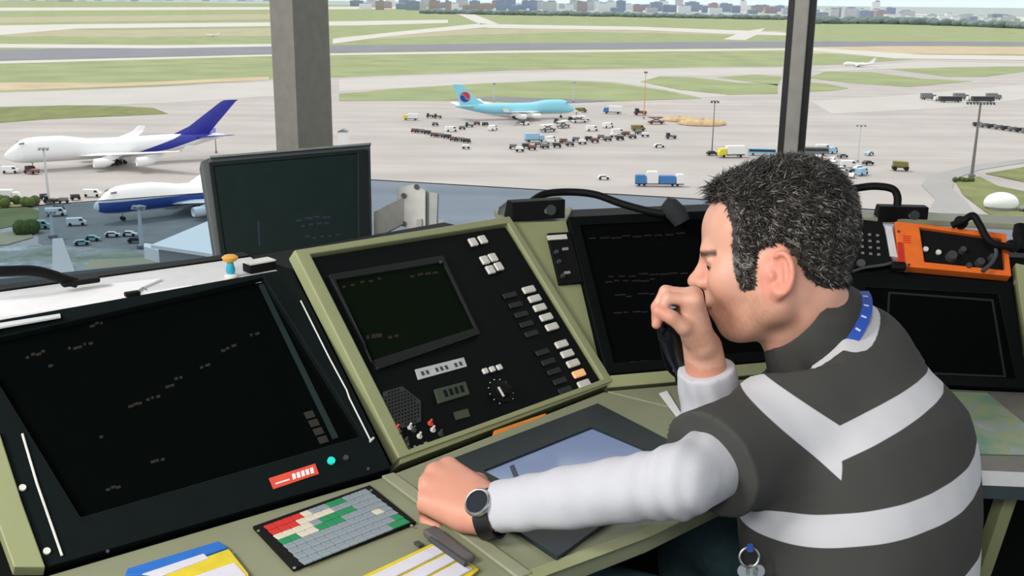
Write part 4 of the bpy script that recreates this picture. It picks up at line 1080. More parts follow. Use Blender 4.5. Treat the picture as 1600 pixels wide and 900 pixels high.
# --- white wall bracket to the right of the monitor ------------------------------------------------
d = 2.34
FB = Fr(P(655, 370, d), RT, UP)
t = thing('mounting_bracket', 'off white articulated mounting bracket between monitor and button console', 'bracket', P(655, 375, d) - V(0, 0, .1))
q = MB(); FB.quad(q, [(640, 368), (668, 366), (668, 300), (650, 291), (626, 296), (624, 312), (632, 352), (636, 356)], -.05, .0); q.build('block', mat('off_white_enamel', (206, 206, 200), .5), t, bevel=.002)
q = MB(); FB.quad(q, [(672, 366), (684, 365), (686, 304), (672, 302)], -.05, -.012); q.build('side_plate', mat('grey_enamel', (170, 174, 172), .5), t, bevel=.001)
q = MB(); FB.quad(q, [(668, 366), (672, 366), (672, 302), (668, 300)], -.05, -.025); q.build('web', mat('grey_enamel', (170, 174, 172), .5), t)
q = MB(); q.prism([P(584, 374, 2.27), P(630, 350, 2.335), P(630, 308, 2.335), P(584, 331, 2.27)], FB.ez * -.02); q.build('arm', mat('off_white_enamel', (206, 206, 200), .5), t, bevel=.001)
for u, v in ((631, 306), (631, 350), (651, 292)): q = MB(); q.cyl(P(u, v, d - .001), FB.ez, .006, .004, 14); q.build('bolt', m_dgrey, t)
for u in (655, 690): q = MB(); FB.quad(q, [(u - 4, 372), (u + 4, 371), (u + 4, 342), (u - 4, 343)], .001, .006); q.build('clamp', mat('grey_enamel', (170, 174, 172), .5), t)
q = MB(); q.box(P(655, 377, d) - V(0, 0, .12) - FB.ez * .02, (.03, .03, .25)); q.build('post', mat('grey_enamel', (170, 174, 172), .5), t)
q = MB(); q.box(P(570, 378, 2.27), (.02, .016, .026)); q.build('end_clip', mat('grey_enamel', (170, 174, 172), .5), t, bevel=.002)

# --- gooseneck microphones ----------------------------------------------------------------------
def micbox(label, pts, z, path, headpx, r=.0075, dh=.05):
    F_ = Fr(V(0, 0, z), V(1, 0, 0), V(0, 1, 0))
    a, b = F_.wp(*pts[0]), F_.wp(*pts[1]); e = nrm(b - a); n = V(-e[1], e[0], 0); L = np.linalg.norm(b - a)
    t = thing('gooseneck_microphone', label, 'microphone', (a + b) / 2 + n * dh / 2)
    q = MB(); q.prism([a, a + V(0, 0, pts[2]), a + n * dh * .6 + V(0, 0, pts[2]), a + n * dh, ] , e * L); q.build('base_box', m_blk3, t, bevel=.002)
    q = MB(); q.cyl(a + e * L * .72 + V(0, 0, pts[2] * .5), -n, .010, .004, 16); q.build('dial', m_dgrey, t, smooth=True)
    q = MB(); q.cyl(a + e * L * .64 + V(0, 0, pts[2] * .45), -n, .005, .003, 12); q.build('lamp', m_steel, t, smooth=True)
    q = MB(); q.tube(bez([P(*p_) for p_ in path], 10), r, 10); q.build('gooseneck', m_blk3, t, smooth=True)
    if headpx:
        q = MB(); q.tube([P(*p_) for p_ in headpx], [.011, .019, .02, .016], 14); q.build('microphone_head', mat('dark_foam', (38, 42, 46), .9), t, smooth=True)
    return t
za = a2[2] - .001
micbox('black gooseneck microphone arching from its box over the third display', ((800, 346), (883, 341), .037), za, [(826, 322, 2.09), (832, 314, 2.10), (852, 303, 2.12), (890, 300, 2.13), (930, 304, 2.12), (970, 318, 2.10), (1010, 329, 2.08), (1040, 334, 2.06)], [(1038, 316, 2.06), (1046, 322, 2.06), (1058, 334, 2.06), (1066, 348, 2.06)])
q = MB(); q.tube([P(u, v, 2.10) for u, v in ((786, 344), (790, 330), (800, 318))], [.014, .016, .010], 10)
tag(q.build('cable_plug', m_dgrey, smooth=True), 'dark cable plug beside the microphone box on the olive wedge', 'plug')
zr = FRR.w(.2, .285)[2]
micbox('black gooseneck microphone and box behind the dark haired head', ((1372, 347), (1449, 349), .034), zr, [(1402, 322, 2.06), (1402, 306, 2.06), (1394, 295, 2.07), (1370, 291, 2.08), (1345, 293, 2.09), (1310, 300, 2.09), (1270, 315, 2.09)], None)
t = thing('gooseneck_microphone', 'black curved gooseneck microphone arm rising from the radar console ledge', 'microphone', FL.w(.12, LH, -.012) + back * .18)
Qb = onz(126, 444, LZ + .013); d0 = float((Qb - CAM) @ FW)
q = MB(); q.tube(bez([P(u, v, d0 + dd) for u, v, dd in ((-60, 424, -.10), (0, 424, -.08), (50, 423, -.05), (82, 430, -.03), (105, 438, -.01), (120, 442, .0))], 10), .0080, 10); q.build('gooseneck', m_blk3, t, smooth=True)
q = MB(); q.box(Qb + V(0, 0, .004), (.055, .018, .008), [FL.ex, back, V(0, 0, 1)]); q.build('base_block', m_blk3, t, bevel=.003)

# --- desk ----------------------------------------------------------------------------------
def slab(name, label, pts, m, th=.03, edge=True):
    c = sum(onz(u, v, DZ) for u, v in pts) / len(pts)
    t = thing(name, label, 'worktop', V(c[0], c[1], DZ - th))
    q = MB(); q.prism([onz(u, v, DZ - .002) for u, v in pts], V(0, 0, -th)); q.build('top', m, t, bevel=.002)
    return t
def lip(t, pts, w, h, m, nm='edge_trim'):
    q = MB(); path = [onz(u, v, DZ) for u, v in pts]
    for a, b in zip(path[:-1], path[1:]):
        e = nrm(b - a); n = V(-e[1], e[0], 0) * w / 2
        q.prism([a - n - V(0, 0, .001), b - n - V(0, 0, .001), b + n - V(0, 0, .001), a + n - V(0, 0, .001)], V(0, 0, h))
    return q.build(nm, m, t, bevel=.0015)
tD = slab('worktop', 'olive worktop section with the keypad in front of the radar display', [(72, 900), (604, 744), (812, 902), (760, 1010), (300, 1130), (-60, 1010)], m_oliveg)
tD2 = slab('worktop', 'olive worktop section with sunken flat screen under the forearm', [(610, 742), (944, 612), (1060, 640), (1160, 760), (1010, 832), (826, 902)], m_oliveg)
lip(tD2, [(606, 744), (820, 902)], .020, .005, m_olived, 'divider_trim')
lip(tD2, [(826, 900), (930, 862), (1010, 832), (1160, 760)], .022, .002, m_olive, 'front_trim')
tD3 = slab('worktop', 'olive worktop section below the third display, beside the raised forearm', [(948, 611), (1215, 588), (1330, 650), (1300, 745), (1166, 757), (1066, 640)], m_oliveg)
def under(label, pts, z1, m=m_board, name='desk_cabinet'):
    c = sum(onz(u, v, DZ) for u, v in pts) / len(pts)
    q = MB(); q.prism([onz(u, v, DZ) * V(1, 1, 0) for u, v in pts], V(0, 0, z1)); tag(q.build(name, m), label, 'cabinet')
under('black cabinet front under the olive worktop with keypad', [(120, 925), (600, 775), (780, 905), (700, 980)], DZ - .034)
# keypad
FK = Fr(onz(470, 892, DZ), onz(648, 820, DZ) - onz(470, 892, DZ), V(-1, 1.2, 0))
t = thing('keypad', 'flat grey keypad with red, green and cream keys set in the worktop', 'keypad', FK.o)
KP = [(458, 894), (650, 820), (578, 762), (395, 827)]
q = MB(); FK.quad(q, KP, -.0015, .003); q.build('base_plate', m_blk3, t, bevel=.0008)
C0 = [np.array(FK.px(u, v)) for u, v in ((475, 888), (641, 821), (572, 768), (412, 827))]
NX, NY = 12, 8
kcol = {}
for (i, j) in [(0, 7), (1, 7), (2, 7), (3, 7), (0, 6), (1, 6), (2, 6)]: kcol[(i, j)] = m_kred
for (i, j) in [(3, 6), (4, 6), (5, 6), (6, 6), (4, 7), (0, 5), (1, 5), (2, 5), (3, 5), (2, 4), (3, 4)]: kcol[(i, j)] = m_kwhite
for (i, j) in [(0, 4), (1, 4), (6, 5), (5, 5), (5, 4), (6, 4), (7, 5), (8, 5), (4, 4), (7, 7), (8, 7), (10, 0), (11, 0), (11, 1)]: kcol[(i, j)] = m_kgreen
kcol[(10, 3)] = m_kwhite
for (i, j) in [(5, 7), (6, 7)]: kcol[(i, j)] = m_kgrey
kw = np.linalg.norm(C0[1] - C0[0]) / NX; kh = np.linalg.norm(C0[3] - C0[0]) / NY
proto = {}
for i in range(NX):
    for j in range(NY):
        s_, r_ = (i + .5) / NX, (j + .5) / NY
        c = (C0[0] * (1 - s_) + C0[1] * s_) * (1 - r_) + (C0[3] * (1 - s_) + C0[2] * s_) * r_
        m = kcol.get((i, j), m_kgrey)
        mm = FK.mtx(c[0], c[1], .003)
        if m.name not in proto:
            q = MB(); q.box((0, 0, .0011), (kw * .93, kh * .93, .0022)); proto[m.name] = q.build('key', m, t, matrix=mm, bevel=.0006)
        else:
            o = proto[m.name].copy(); COL.objects.link(o); o.parent = t; mm.translation -= Vector(ORG[t.name]); o.matrix_basis = mm
for u, v in ((404, 830), (460, 888), (580, 767), (643, 822)):
    knob(FK, t, 'corner_screw', u, v, .002, .0012, m_steel, .003)
# flight strips: blue holder with white and yellow strips
def strip(label, quad, m, h0, paper=None, mp=None, group=None):
    c = FD.wp(*quad[0], h0); t = thing('flight_strip', label, 'paper strip', c, group)
    q = MB(); FD.quad(q, quad, h0, h0 + .006); q.build('holder', m, t, bevel=.0008)
    if paper:
        q = MB(); FD.quad(q, paper, h0 + .006, h0 + .007); q.build('paper_slip', mp or m_lav, t)
strip('blue flight strip holder with a white slip at the bottom edge', [(196, 905), (200, 895), (342, 852), (356, 862), (232, 905)], m_blue, .0, [(222, 898), (318, 866), (326, 873), (250, 902)])
strip('yellow flight strip lying in front of the blue holder', [(240, 906), (358, 864), (388, 902), (392, 915), (250, 940)], m_yel, .0, [(296, 904), (366, 880), (384, 900), (330, 925)])
YS = [((572, 900), (680, 850)), ((612, 912), (706, 866)), ((654, 922), (728, 880)), ((690, 930), (746, 893))]
t = thing('strip_board', 'yellow edged board of white flight strips at the bottom middle', 'board', FD.wp(640, 900, .001))
q = MB(); FD.quad(q, [(560, 906), (684, 848), (748, 892), (700, 935)], .0, .003); q.build('tray', m_yel, t, bevel=.0008)
for k, (a, b, c_, d_) in enumerate([((574, 905), (684, 852), (698, 862), (592, 915)), ((600, 917), (703, 865.5), (716, 874.5), (622, 925)), ((630, 926), (721, 878), (738, 890), (660, 935))]):
    q = MB(); FD.quad(q, [a, b, c_, d_], .0034, .0055)
    tag(q.build('flight_strip', m_lav), ['white paper strip nearest the keypad on the yellow board', 'white paper strip in the middle of the yellow board', 'white paper strip on the yellow board, next to the grey pen rest'][k], 'paper strip', 'white strips on the yellow board')
# dark grey rest beside it
t = thing('pen_rest', 'dark grey pen rest lying between keypad and divider trim', 'pen rest', FD.wp(700, 860, .0))
q = MB(); FD.quad(q, [(660, 838), (680, 830), (742, 878), (722, 886)], .0, .010); q.build('tray', mat('grey_plastic_rest', (92, 92, 94), .5), t, bevel=.003)
q = MB(); q.tube([FD.wp(u, v, .0135) for u, v in ((672, 842), (700, 862), (728, 882))], .0035, 8); q.build('pen', m_dgrey, t, smooth=True)
q = MB(); FD.quad(q, [(646, 851), (654, 848), (662, 854), (654, 857)], .0, .004); tag(q.build('desk_clip', m_dgrey, bevel=.001), 'small dark grey clip beside the dark pen rest', 'clip')
# sunken flat screen
t = thing('sunken_display', 'flat screen sunk in the worktop, with a pale blue daylight reflection painted in', 'display', FD.wp(850, 720, .0))
m_sky = mat('painted_sky_reflection', (112, 126, 156), .12, var=.03, spec=.9, emit=(130, 146, 184), estr=.32)  # sky reflection put into the base colour and a faint glow
Oq = [(842, 872), (1062, 760), (938, 634), (664, 736)]
q = MB(); FD.ringpx(q, [(690, 752), (930, 868), (1074, 690), (944, 634)], [(762, 740), (880, 800), (1006, 708), (924, 672)], -.0005, .004)
q2 = MB(); FD.ringpx(q2, [(664, 737), (870, 878), (1092, 716), (934, 634)], [(756, 740), (868, 800), (1010, 708), (925, 672)], -.0005, .005); q2.build('frame', mat('slate_black_frame', (30, 40, 44), .45, spec=.35), t, bevel=.002)
q = MB(); FD.quad(q, [(752, 741), (868, 804), (1014, 709), (925, 669)], -.0005, .0012); scr = q.build('screen', m_sky, t)
q = MB(); FD.quad(q, [(796, 729), (803, 726), (824, 776), (816, 780)], .0012, .0018); q.build('screen_dark_bar', mat('dark_slate_line', (50, 60, 84), .3), scr)  # narrow dark bar laid over the screen
# slip of paper by the forearm
q = MB(); FD.quad(q, [(1030, 616), (1042, 612), (1066, 650), (1060, 656)], .0, .002); tag(q.build('paper_slip', m_paper), 'white slip of paper on the worktop beside the raised forearm', 'papers')
# --- right desk with map --------------------------------------------------------------------------
RZ = DZ - .004
RD = [(1440, 606), (1602, 613), (1800, 640), (1780, 742), (1534, 735), (1505, 734), (1452, 640)]
t = thing('map_table', 'grey side table with white front edge carrying the coloured map', 'table', onz(1560, 680, 0))
q = MB(); q.prism([onz(u, v, RZ) for u, v in RD], V(0, 0, -.02)); q.build('table_top', mat('grey_table_laminate', (132, 130, 122), .5), t, bevel=.002)
a, b = onz(1505, 734, RZ), onz(1780, 745, RZ); e = nrm(b - a)
q = MB(); n = V(e[1], -e[0], 0); q.prism([a, b, b + n * .004, a + n * .004], V(0, 0, -.022)); q.build('white_edge', m_paper, t)
q = MB(); q.prism([a + V(0, 0, -.023), b + V(0, 0, -.023), b - n * .03 + V(0, 0, -.023), a - n * .03 + V(0, 0, -.023)], V(0, 0, -.022)); q.build('apron_rail', mat('dark_blue_grey_rail', (64, 76, 82), .5), t)
for (ua, va, da), (ub, vb, db) in (((1588, 758, 1.62), (1542, 892, 1.70)), ((1700, 770, 1.52), (1690, 900, 1.50)), ((1740, 700, 1.72), (1735, 820, 1.70))):
    pa_, pb_ = P(ua, va, da), P(ub, vb, db); pa_ = pa_ + (pb_ - pa_) * ((RZ - .021 - pa_[2]) / (pb_[2] - pa_[2])); pb_ = pa_ + (pb_ - pa_) * (pa_[2] / (pa_[2] - pb_[2]))
    q = MB(); q.prism([pa_ - RT * .010, pa_ + RT * .010, pb_ + RT * .010, pb_ - RT * .010], V(-.1, .9, 0) * .03); q.build('leg', m_olive, t, bevel=.002)
m_map = bpy.data.materials.new('coloured_map_print'); m_map.use_nodes = True
nt = m_map.node_tree; bs = nt.nodes['Principled BSDF']; tc = nt.nodes.new('ShaderNodeTexCoord'); nz = nt.nodes.new('ShaderNodeTexNoise'); nz.inputs['Scale'].default_value = 16; nz.inputs['Detail'].default_value = 4
nt.links.new(tc.outputs['Object'], nz.inputs['Vector']); cr = nt.nodes.new('ShaderNodeValToRGB')
els = cr.color_ramp.elements; els[0].position = .3; els[0].color = (*lin((120, 168, 150)), 1); els[1].position = .7; els[1].color = (*lin((196, 202, 186)), 1)
for p_, c_ in ((.42, (150, 182, 152)), (.5, (176, 186, 140)), (.58, (160, 182, 180))): e_ = els.new(p_); e_.color = (*lin(c_), 1)
nt.links.new(nz.outputs['Fac'], cr.inputs[0]); nt.links.new(cr.outputs[0], bs.inputs['Base Color']); bs.inputs['Roughness'].default_value = .35
q = MB(); FRt = Fr(V(0, 0, RZ), V(1, 0, 0), V(0, 1, 0)); FRt.quad(q, [(1456, 612), (1542, 615), (1612, 672), (1640, 712), (1492, 709)], .0006, .0022); tag(q.build('map_sheet', m_map), 'green and beige map sheet lying on the grey side table', 'map')
# ------------------------------------------------------------------ seated controller
class Sdf:
    def __init__(s, lo, hi, res):
        s.lo = np.asarray(lo, float); s.res = res
        s.n = np.ceil((np.asarray(hi) - s.lo) / res).astype(int) + 1
        s.D = np.full(s.n, .12, np.float32)
    def _win(s, lo, hi):
        i0 = np.maximum(np.floor((lo - s.lo) / s.res).astype(int), 0)
        i1 = np.minimum(np.ceil((hi - s.lo) / s.res).astype(int) + 1, s.n)
        if (i1 <= i0).any(): return None
        g = [(s.lo[k] + np.arange(i0[k], i1[k]) * s.res).astype(np.float32) for k in range(3)]
        return (slice(i0[0], i1[0]), slice(i0[1], i1[1]), slice(i0[2], i1[2])), np.stack(np.meshgrid(*g, indexing='ij'), -1)
    def op(s, fn, lo, hi, k, mode='add', pad=.03):
        w = s._win(np.asarray(lo) - pad - k, np.asarray(hi) + pad + k)
        if w is None: return
        sl, p = w
        d = fn(p).astype(np.float32); a = s.D[sl]
        if mode == 'add':
            if k > 0:
                h = np.clip(.5 + .5 * (a - d) / k, 0, 1); s.D[sl] = a * (1 - h) + d * h - k * h * (1 - h)
            else: s.D[sl] = np.minimum(a, d)
        elif mode == 'sub':
            d = -d
            h = np.clip(.5 - .5 * (a - d) / max(k, 1e-6), 0, 1); s.D[sl] = a * (1 - h) + d * h + k * h * (1 - h)
    def cone(s, a, b, ra, rb, k=.01, mode='add', L=None, ratio=1., pad=.03):
        a = np.asarray(a, float); b = np.asarray(b, float); R_ = max(ra, rb) / min(ratio, 1.)
        sc = None if L is None else np.asarray(L, np.float32)
        def tf(p):
            if sc is None: return p
            return p - (1 - ratio) * (p @ sc)[..., None] * sc
        a2, b2 = tf(a.astype(np.float32)), tf(b.astype(np.float32)); ba = b2 - a2; L2 = float(ba @ ba) + 1e-12
        def fn(p):
            q = tf(p) - a2; t = np.clip((q @ ba.astype(np.float32)) / L2, 0, 1)
            return np.linalg.norm(q - t[..., None] * ba.astype(np.float32), axis=-1) - (ra + (rb - ra) * t)
        s.op(fn, np.minimum(a, b) - R_, np.maximum(a, b) + R_, k, mode, pad)
    def ell(s, c, r, ax=None, k=.01, mode='add', pad=.03):
        c = np.asarray(c, float); r = np.asarray(r, np.float32); A = np.asarray(ax if ax is not None else np.eye(3), np.float32)
        def fn(p):
            q = (p - c.astype(np.float32)) @ A.T; k0 = np.linalg.norm(q / r, axis=-1); k1 = np.linalg.norm(q / (r * r), axis=-1) + 1e-9
            return k0 * (k0 - 1) / k1
        m = float(r.max()); s.op(fn, c - m, c + m, k, mode, pad)
    def cut(s, o, n):
        """keep the side the normal n points to"""
        g = [(s.lo[k] + np.arange(s.n[k]) * s.res).astype(np.float32) for k in range(3)]
        d = (g[0][:, None, None] - o[0]) * n[0] + (g[1][None, :, None] - o[1]) * n[1] + (g[2][None, None, :] - o[2]) * n[2]
        s.D = np.maximum(s.D, -d.astype(np.float32))
    def mesh(s):
        D = s.D; N = D < 0
        cnt = np.zeros(np.array(D.shape) - 1, np.uint8)
        for dx in (0, 1):
            for dy in (0, 1):
                for dz in (0, 1):
                    cnt += N[dx:D.shape[0] - 1 + dx, dy:D.shape[1] - 1 + dy, dz:D.shape[2] - 1 + dz]
        act = np.argwhere((cnt > 0) & (cnt < 8))
        idx = np.full(cnt.shape, -1, np.int32); idx[tuple(act.T)] = np.arange(len(act))
        acc = np.zeros((len(act), 3)); w = np.zeros(len(act))
        co = [(0, 0, 0), (1, 0, 0), (0, 1, 0), (1, 1, 0), (0, 0, 1), (1, 0, 1), (0, 1, 1), (1, 1, 1)]
        val = [D[act[:, 0] + c[0], act[:, 1] + c[1], act[:, 2] + c[2]].astype(float) for c in co]
        for i in range(8):
            for ax in range(3):
                if co[i][ax] == 0:
                    c2 = list(co[i]); c2[ax] = 1; j = co.index(tuple(c2))
                    m = (val[i] < 0) != (val[j] < 0)
                    t = np.where(m, val[i] / np.where(m, val[i] - val[j], 1), 0)
                    pt = np.tile(np.array(co[i], float), (len(act), 1)); pt[:, ax] += t
                    acc[m] += pt[m]; w[m] += 1
        vs = s.lo + (act + acc / w[:, None]) * s.res
        fs = []
        for ax in range(3):
            a1, a2 = (ax + 1) % 3, (ax + 2) % 3
            sl0 = [slice(None)] * 3; sl1 = [slice(None)] * 3; sl0[ax] = slice(0, -1); sl1[ax] = slice(1, None)
            A, B = N[tuple(sl0)], N[tuple(sl1)]
            e = np.argwhere(A != B)
            ok = (e[:, a1] > 0) & (e[:, a2] > 0) & (e[:, a1] < cnt.shape[a1]) & (e[:, a2] < cnt.shape[a2])
            e = e[ok]
            def cell(o1, o2):
                q = e.copy(); q[:, a1] -= o1; q[:, a2] -= o2; return idx[q[:, 0], q[:, 1], q[:, 2]]
            q = np.stack([cell(1, 1), cell(0, 1), cell(0, 0), cell(1, 0)], 1)
            ins = A[e[:, 0], e[:, 1], e[:, 2]]
            q[~ins] = q[~ins][:, ::-1]
            fs.append(q)
        return vs, np.concatenate(fs)
def smooth_mesh(vs, fs, it=2, lam=.5):
    vs = vs.copy()
    for _ in range(it):
        acc = np.zeros_like(vs); c = np.zeros(len(vs))
        for i in range(4):
            a, b = fs[:, i], fs[:, (i + 1) % 4]
            np.add.at(acc, a, vs[b]); np.add.at(acc, b, vs[a]); np.add.at(c, a, 1); np.add.at(c, b, 1)
        vs = vs * (1 - lam) + lam * acc / np.maximum(c, 1)[:, None]
    return vs
def link_mesh(name, vs, fs, mats, parent, attrs=None, col=None):
    me = bpy.data.meshes.new(name)
    root = parent
    while root is not None and root.parent is not None: root = root.parent
    o0 = ORG[root.name] if parent is not None else ORG.get('__person')
    me.from_pydata((np.asarray(vs) - o0).tolist(), [], fs.tolist() if hasattr(fs, 'tolist') else fs); me.update()
    me.polygons.foreach_set('use_smooth', [True] * len(me.polygons))
    for m in (mats if isinstance(mats, (list, tuple)) else [mats]): me.materials.append(m)
    for k, a in (attrs or {}).items():
        at = me.attributes.new(k, 'FLOAT', 'POINT'); at.data.foreach_set('value', np.asarray(a, np.float32))
    if col is not None:
        at = me.attributes.new('tone', 'FLOAT_COLOR', 'POINT'); at.data.foreach_set('color', np.concatenate([col, np.ones((len(col), 1))], 1).astype(np.float32).ravel())
    o = bpy.data.objects.new(name, me); COL.objects.link(o)
    if parent is not None: o.parent = parent
    else: o.location = Vector(o0); ORG[o.name] = o0
    return o
def sstep(a, b, x):
    t = np.clip((x - a) / (b - a), 0, 1); return t * t * (3 - 2 * t)
def noise3(p, fr, seed=0):
    """cheap smooth noise from sines"""
    rg_ = np.random.default_rng(seed); out = np.zeros(len(p))
    for _ in range(6):
        k = rg_.normal(size=3); k /= np.linalg.norm(k); out += np.sin((p @ k) * fr * rg_.uniform(.6, 1.6) + rg_.uniform(0, 6.28))
    return out / 6

# ---- skeleton (world points; heights and depths in metres)
N_ = P(1288, 507, 1.475)
SLp = P(1236, 660, 1.385); ELp = P(1060, 752, 1.235); WLp = P(762, 796, 1.338)
SRp = P(1350, 586, 1.60); ERp = P(1122, 692, 1.485); WRp = P(1098, 545, 1.43)
TL_ = nrm(V(-.70, -.71, 0)); TF_ = nrm(V(-.71, .70, 0))
C0 = P(1318, 628, 1.47); C1 = P(1340, 700, 1.455); C2 = P(1346, 800, 1.44); C3 = P(1348, 985, 1.43)
HIP = C3 - V(0, 0, .03)

# ---- head frame
H0 = P(1215, 415, 1.45)
Bv = -nrm(ray(1215, 415)); Rv = nrm(np.cross(UP, Bv)); Uv = np.cross(Bv, Rv)
tau, yaw = math.radians(10), math.radians(4)
hf0 = -Rv * math.cos(tau) - Uv * math.sin(tau); HU = -Rv * math.sin(tau) + Uv * math.cos(tau)
HF = hf0 * math.cos(yaw) - Bv * math.sin(yaw); HL = np.cross(HU, HF)
HA = np.array([HF, HL, HU])
def hp(f_, l_, u_): return H0 + HF * f_ + HL * l_ + HU * u_

# ---- hands
def hand(S, W, h, n, left, curls, spread, thumb, sc=1., k=.004, palm_len=.088):
    """five-fingered hand: h wrist to knuckles, n out of the back of the hand"""
    h = nrm(h); n = nrm(n - h * np.dot(n, h)); s = np.cross(h, n) * (1 if left else -1)     # s: thumb side
    T = lambda a, b, c: W + (h * a + s * b + n * c) * sc
    base = [(palm_len, .030, .002), (palm_len + .004, .010, .006), (palm_len - .001, -.011, .004), (palm_len - .010, -.030, -.002)]
    lens = [(.043, .026, .021), (.047, .029, .022), (.043, .027, .022), (.034, .021, .019)]
    rad = [(.0108, .0094, .0084), (.0110, .0096, .0086), (.0104, .0091, .0082), (.0092, .0080, .0074)]
    # palm: four metacarpal columns and pads
    for i, b in enumerate(base):
        S.cone(T(.0, b[1] * .55, 0), T(*b), .019 * sc, .0135 * sc, .012, pad=.012)
    S.cone(T(.03, .018, -.008), T(.075, .022, -.008), .016 * sc, .014 * sc, .014, pad=.012)
    S.cone(T(.02, -.02, -.010), T(.07, -.022, -.008), .016 * sc, .013 * sc, .014, pad=.012)
    tips = []
    for i, b in enumerate(base):
        p = T(*b); ang = 0; sp = spread[i]
        S.ell(p, V(.0125, .0125, .0125) * sc, None, .006, pad=.012)
        for j in range(3):
            ang += math.radians(curls[i][j])
            d = nrm(h * math.cos(ang) - n * math.sin(ang) + s * sp * math.cos(ang))
            q = p + d * lens[i][j] * sc
            S.cone(p, q, rad[i][j] * sc, rad[i][min(j + 1, 2)] * sc * (.94 if j == 2 else 1), k if j else .006, pad=.010)
            p = q
        tips.append((p, d))
    pts = [T(*q) for q in thumb]
    rr = [.0165, .0128, .0112, .0095]
    for i in range(len(pts) - 1):
        S.cone(pts[i], pts[i + 1], rr[i] * sc, rr[i + 1] * sc, .012 if i == 0 else .004, pad=.010)
    tips.append((pts[-1], nrm(pts[-1] - pts[-2])))
    return tips, (h, s, n)

nax0 = nrm(hp(-.02, 0, -.05) - N_); near0 = nrm(Bv - nax0 * np.dot(Bv, nax0)); TLT = .30
def tilt(x): return nax0 * TLT * np.dot(x - N_, near0)
lo = V(-.12, 1.0, .44); hi = V(.74, 1.72, 1.235)
S = Sdf(lo, hi, .0027)
# torso under the clothes
def torso(S, g, k=.05, trap=True):
    for a, b, ra, rb, q in ((C0, C1, .086, .116, .62), (C1, C2, .118, .124, .68), (C2, C3, .124, .135, .74)):
        S.cone(a, b, ra + g, rb + g, k, L=TL_, ratio=q)
    S.cone(SLp, SRp, .050 + g, .050 + g, k)
    if not trap: return
    S.cone(N_ - nax0 * .056 + near0 * .02, SLp + V(0, 0, .0), .052 + g, .046 + g, k)
    S.cone(N_ - nax0 * .062, SRp + V(0, 0, .0), .052 + g, .046 + g, k)
torso(S, -.016, .04, False)
S.cone(SLp, ELp, .042, .032, .02); S.cone(ELp, WLp, .031, .0255, .015)
S.cone(SRp, ERp, .042, .034, .02); S.cone(ERp, WRp, .034, .0265, .015)
# neck
S.cone(hp(-.030, 0, -.045), N_ + V(0.004, 0.0, -.02), .052, .055, .03)
S.cone(N_ + V(.004, 0, -.02), C0, .055, .06, .03)
S.cone(hp(.010, 0, -.075), N_ - V(.045, 0, .02) + TF_ * .0, .034, .040, .04)
# skull and face, in the head's own axes (forward, left, up)
E = lambda c, r, k=.02, mode='add', ax=None: S.ell(hp(*c), r, HA if ax is None else ax, k, mode)
Cn = lambda a, b, ra, rb, k=.01, mode='add': S.cone(hp(*a), hp(*b), ra, rb, k, mode)
E((-.010, 0, .042), (.096, .074, .086))
E((.042, 0, .058), (.050, .060, .052), .02)
E((.040, 0, -.005), (.054, .059, .070), .025)
E((.046, 0, -.046), (.046, .046, .045), .02)
for sg in (-1, 1):
    Cn((.010, sg * .055, -.052), (.064, sg * .016, -.074), .017, .016, .025)
    Cn((.006, sg * .060, -.010), (.010, sg * .055, -.052), .018, .017, .025)
    E((.064, sg * .040, -.006), (.026, .022, .024), .025)
E((.077, 0, -.043), (.024, .027, .026), .018)
E((.074, 0, -.073), (.016, .019, .015), .014)
Cn((.0865, -.034, .036), (.0865, .034, .036), .0095, .0095, .014)
for sg in (-1, 1):
    E((.094, sg * .031, .017), (.014, .017, .011), .012, 'sub')
    E((.0765, sg * .031, .0165), (.0142, .0142, .0142), .005)
    Cn((.088, sg * .020, .0245), (.084, sg * .045, .023), .0042, .004, .005)      # upper lid fold
Cn((.092, 0, .028), (.113, 0, .001), .0075, .0088, .012)
E((.1145, 0, -.002), (.0105, .0100, .0090), .008)
for sg in (-1, 1):
    E((.102, sg * .0125, -.006), (.0105, .0065, .0075), .006)
    E((.1035, sg * .0065, -.0125), (.005, .003, .004), .003, 'sub')
Cn((.098, 0, -.012), (.096, 0, -.030), .006, .007, .012)
Cn((.0955, -.014, -.037), (.0955, .014, -.037), .0048, .0048, .006); S.ell(hp(.0985, 0, -.037), (.0055, .010, .0045), HA, .005)
Cn((.0935, -.013, -.047), (.0935, .013, -.047), .0052, .0052, .006); S.ell(hp(.0965, 0, -.047), (.0055, .010, .005), HA, .005)
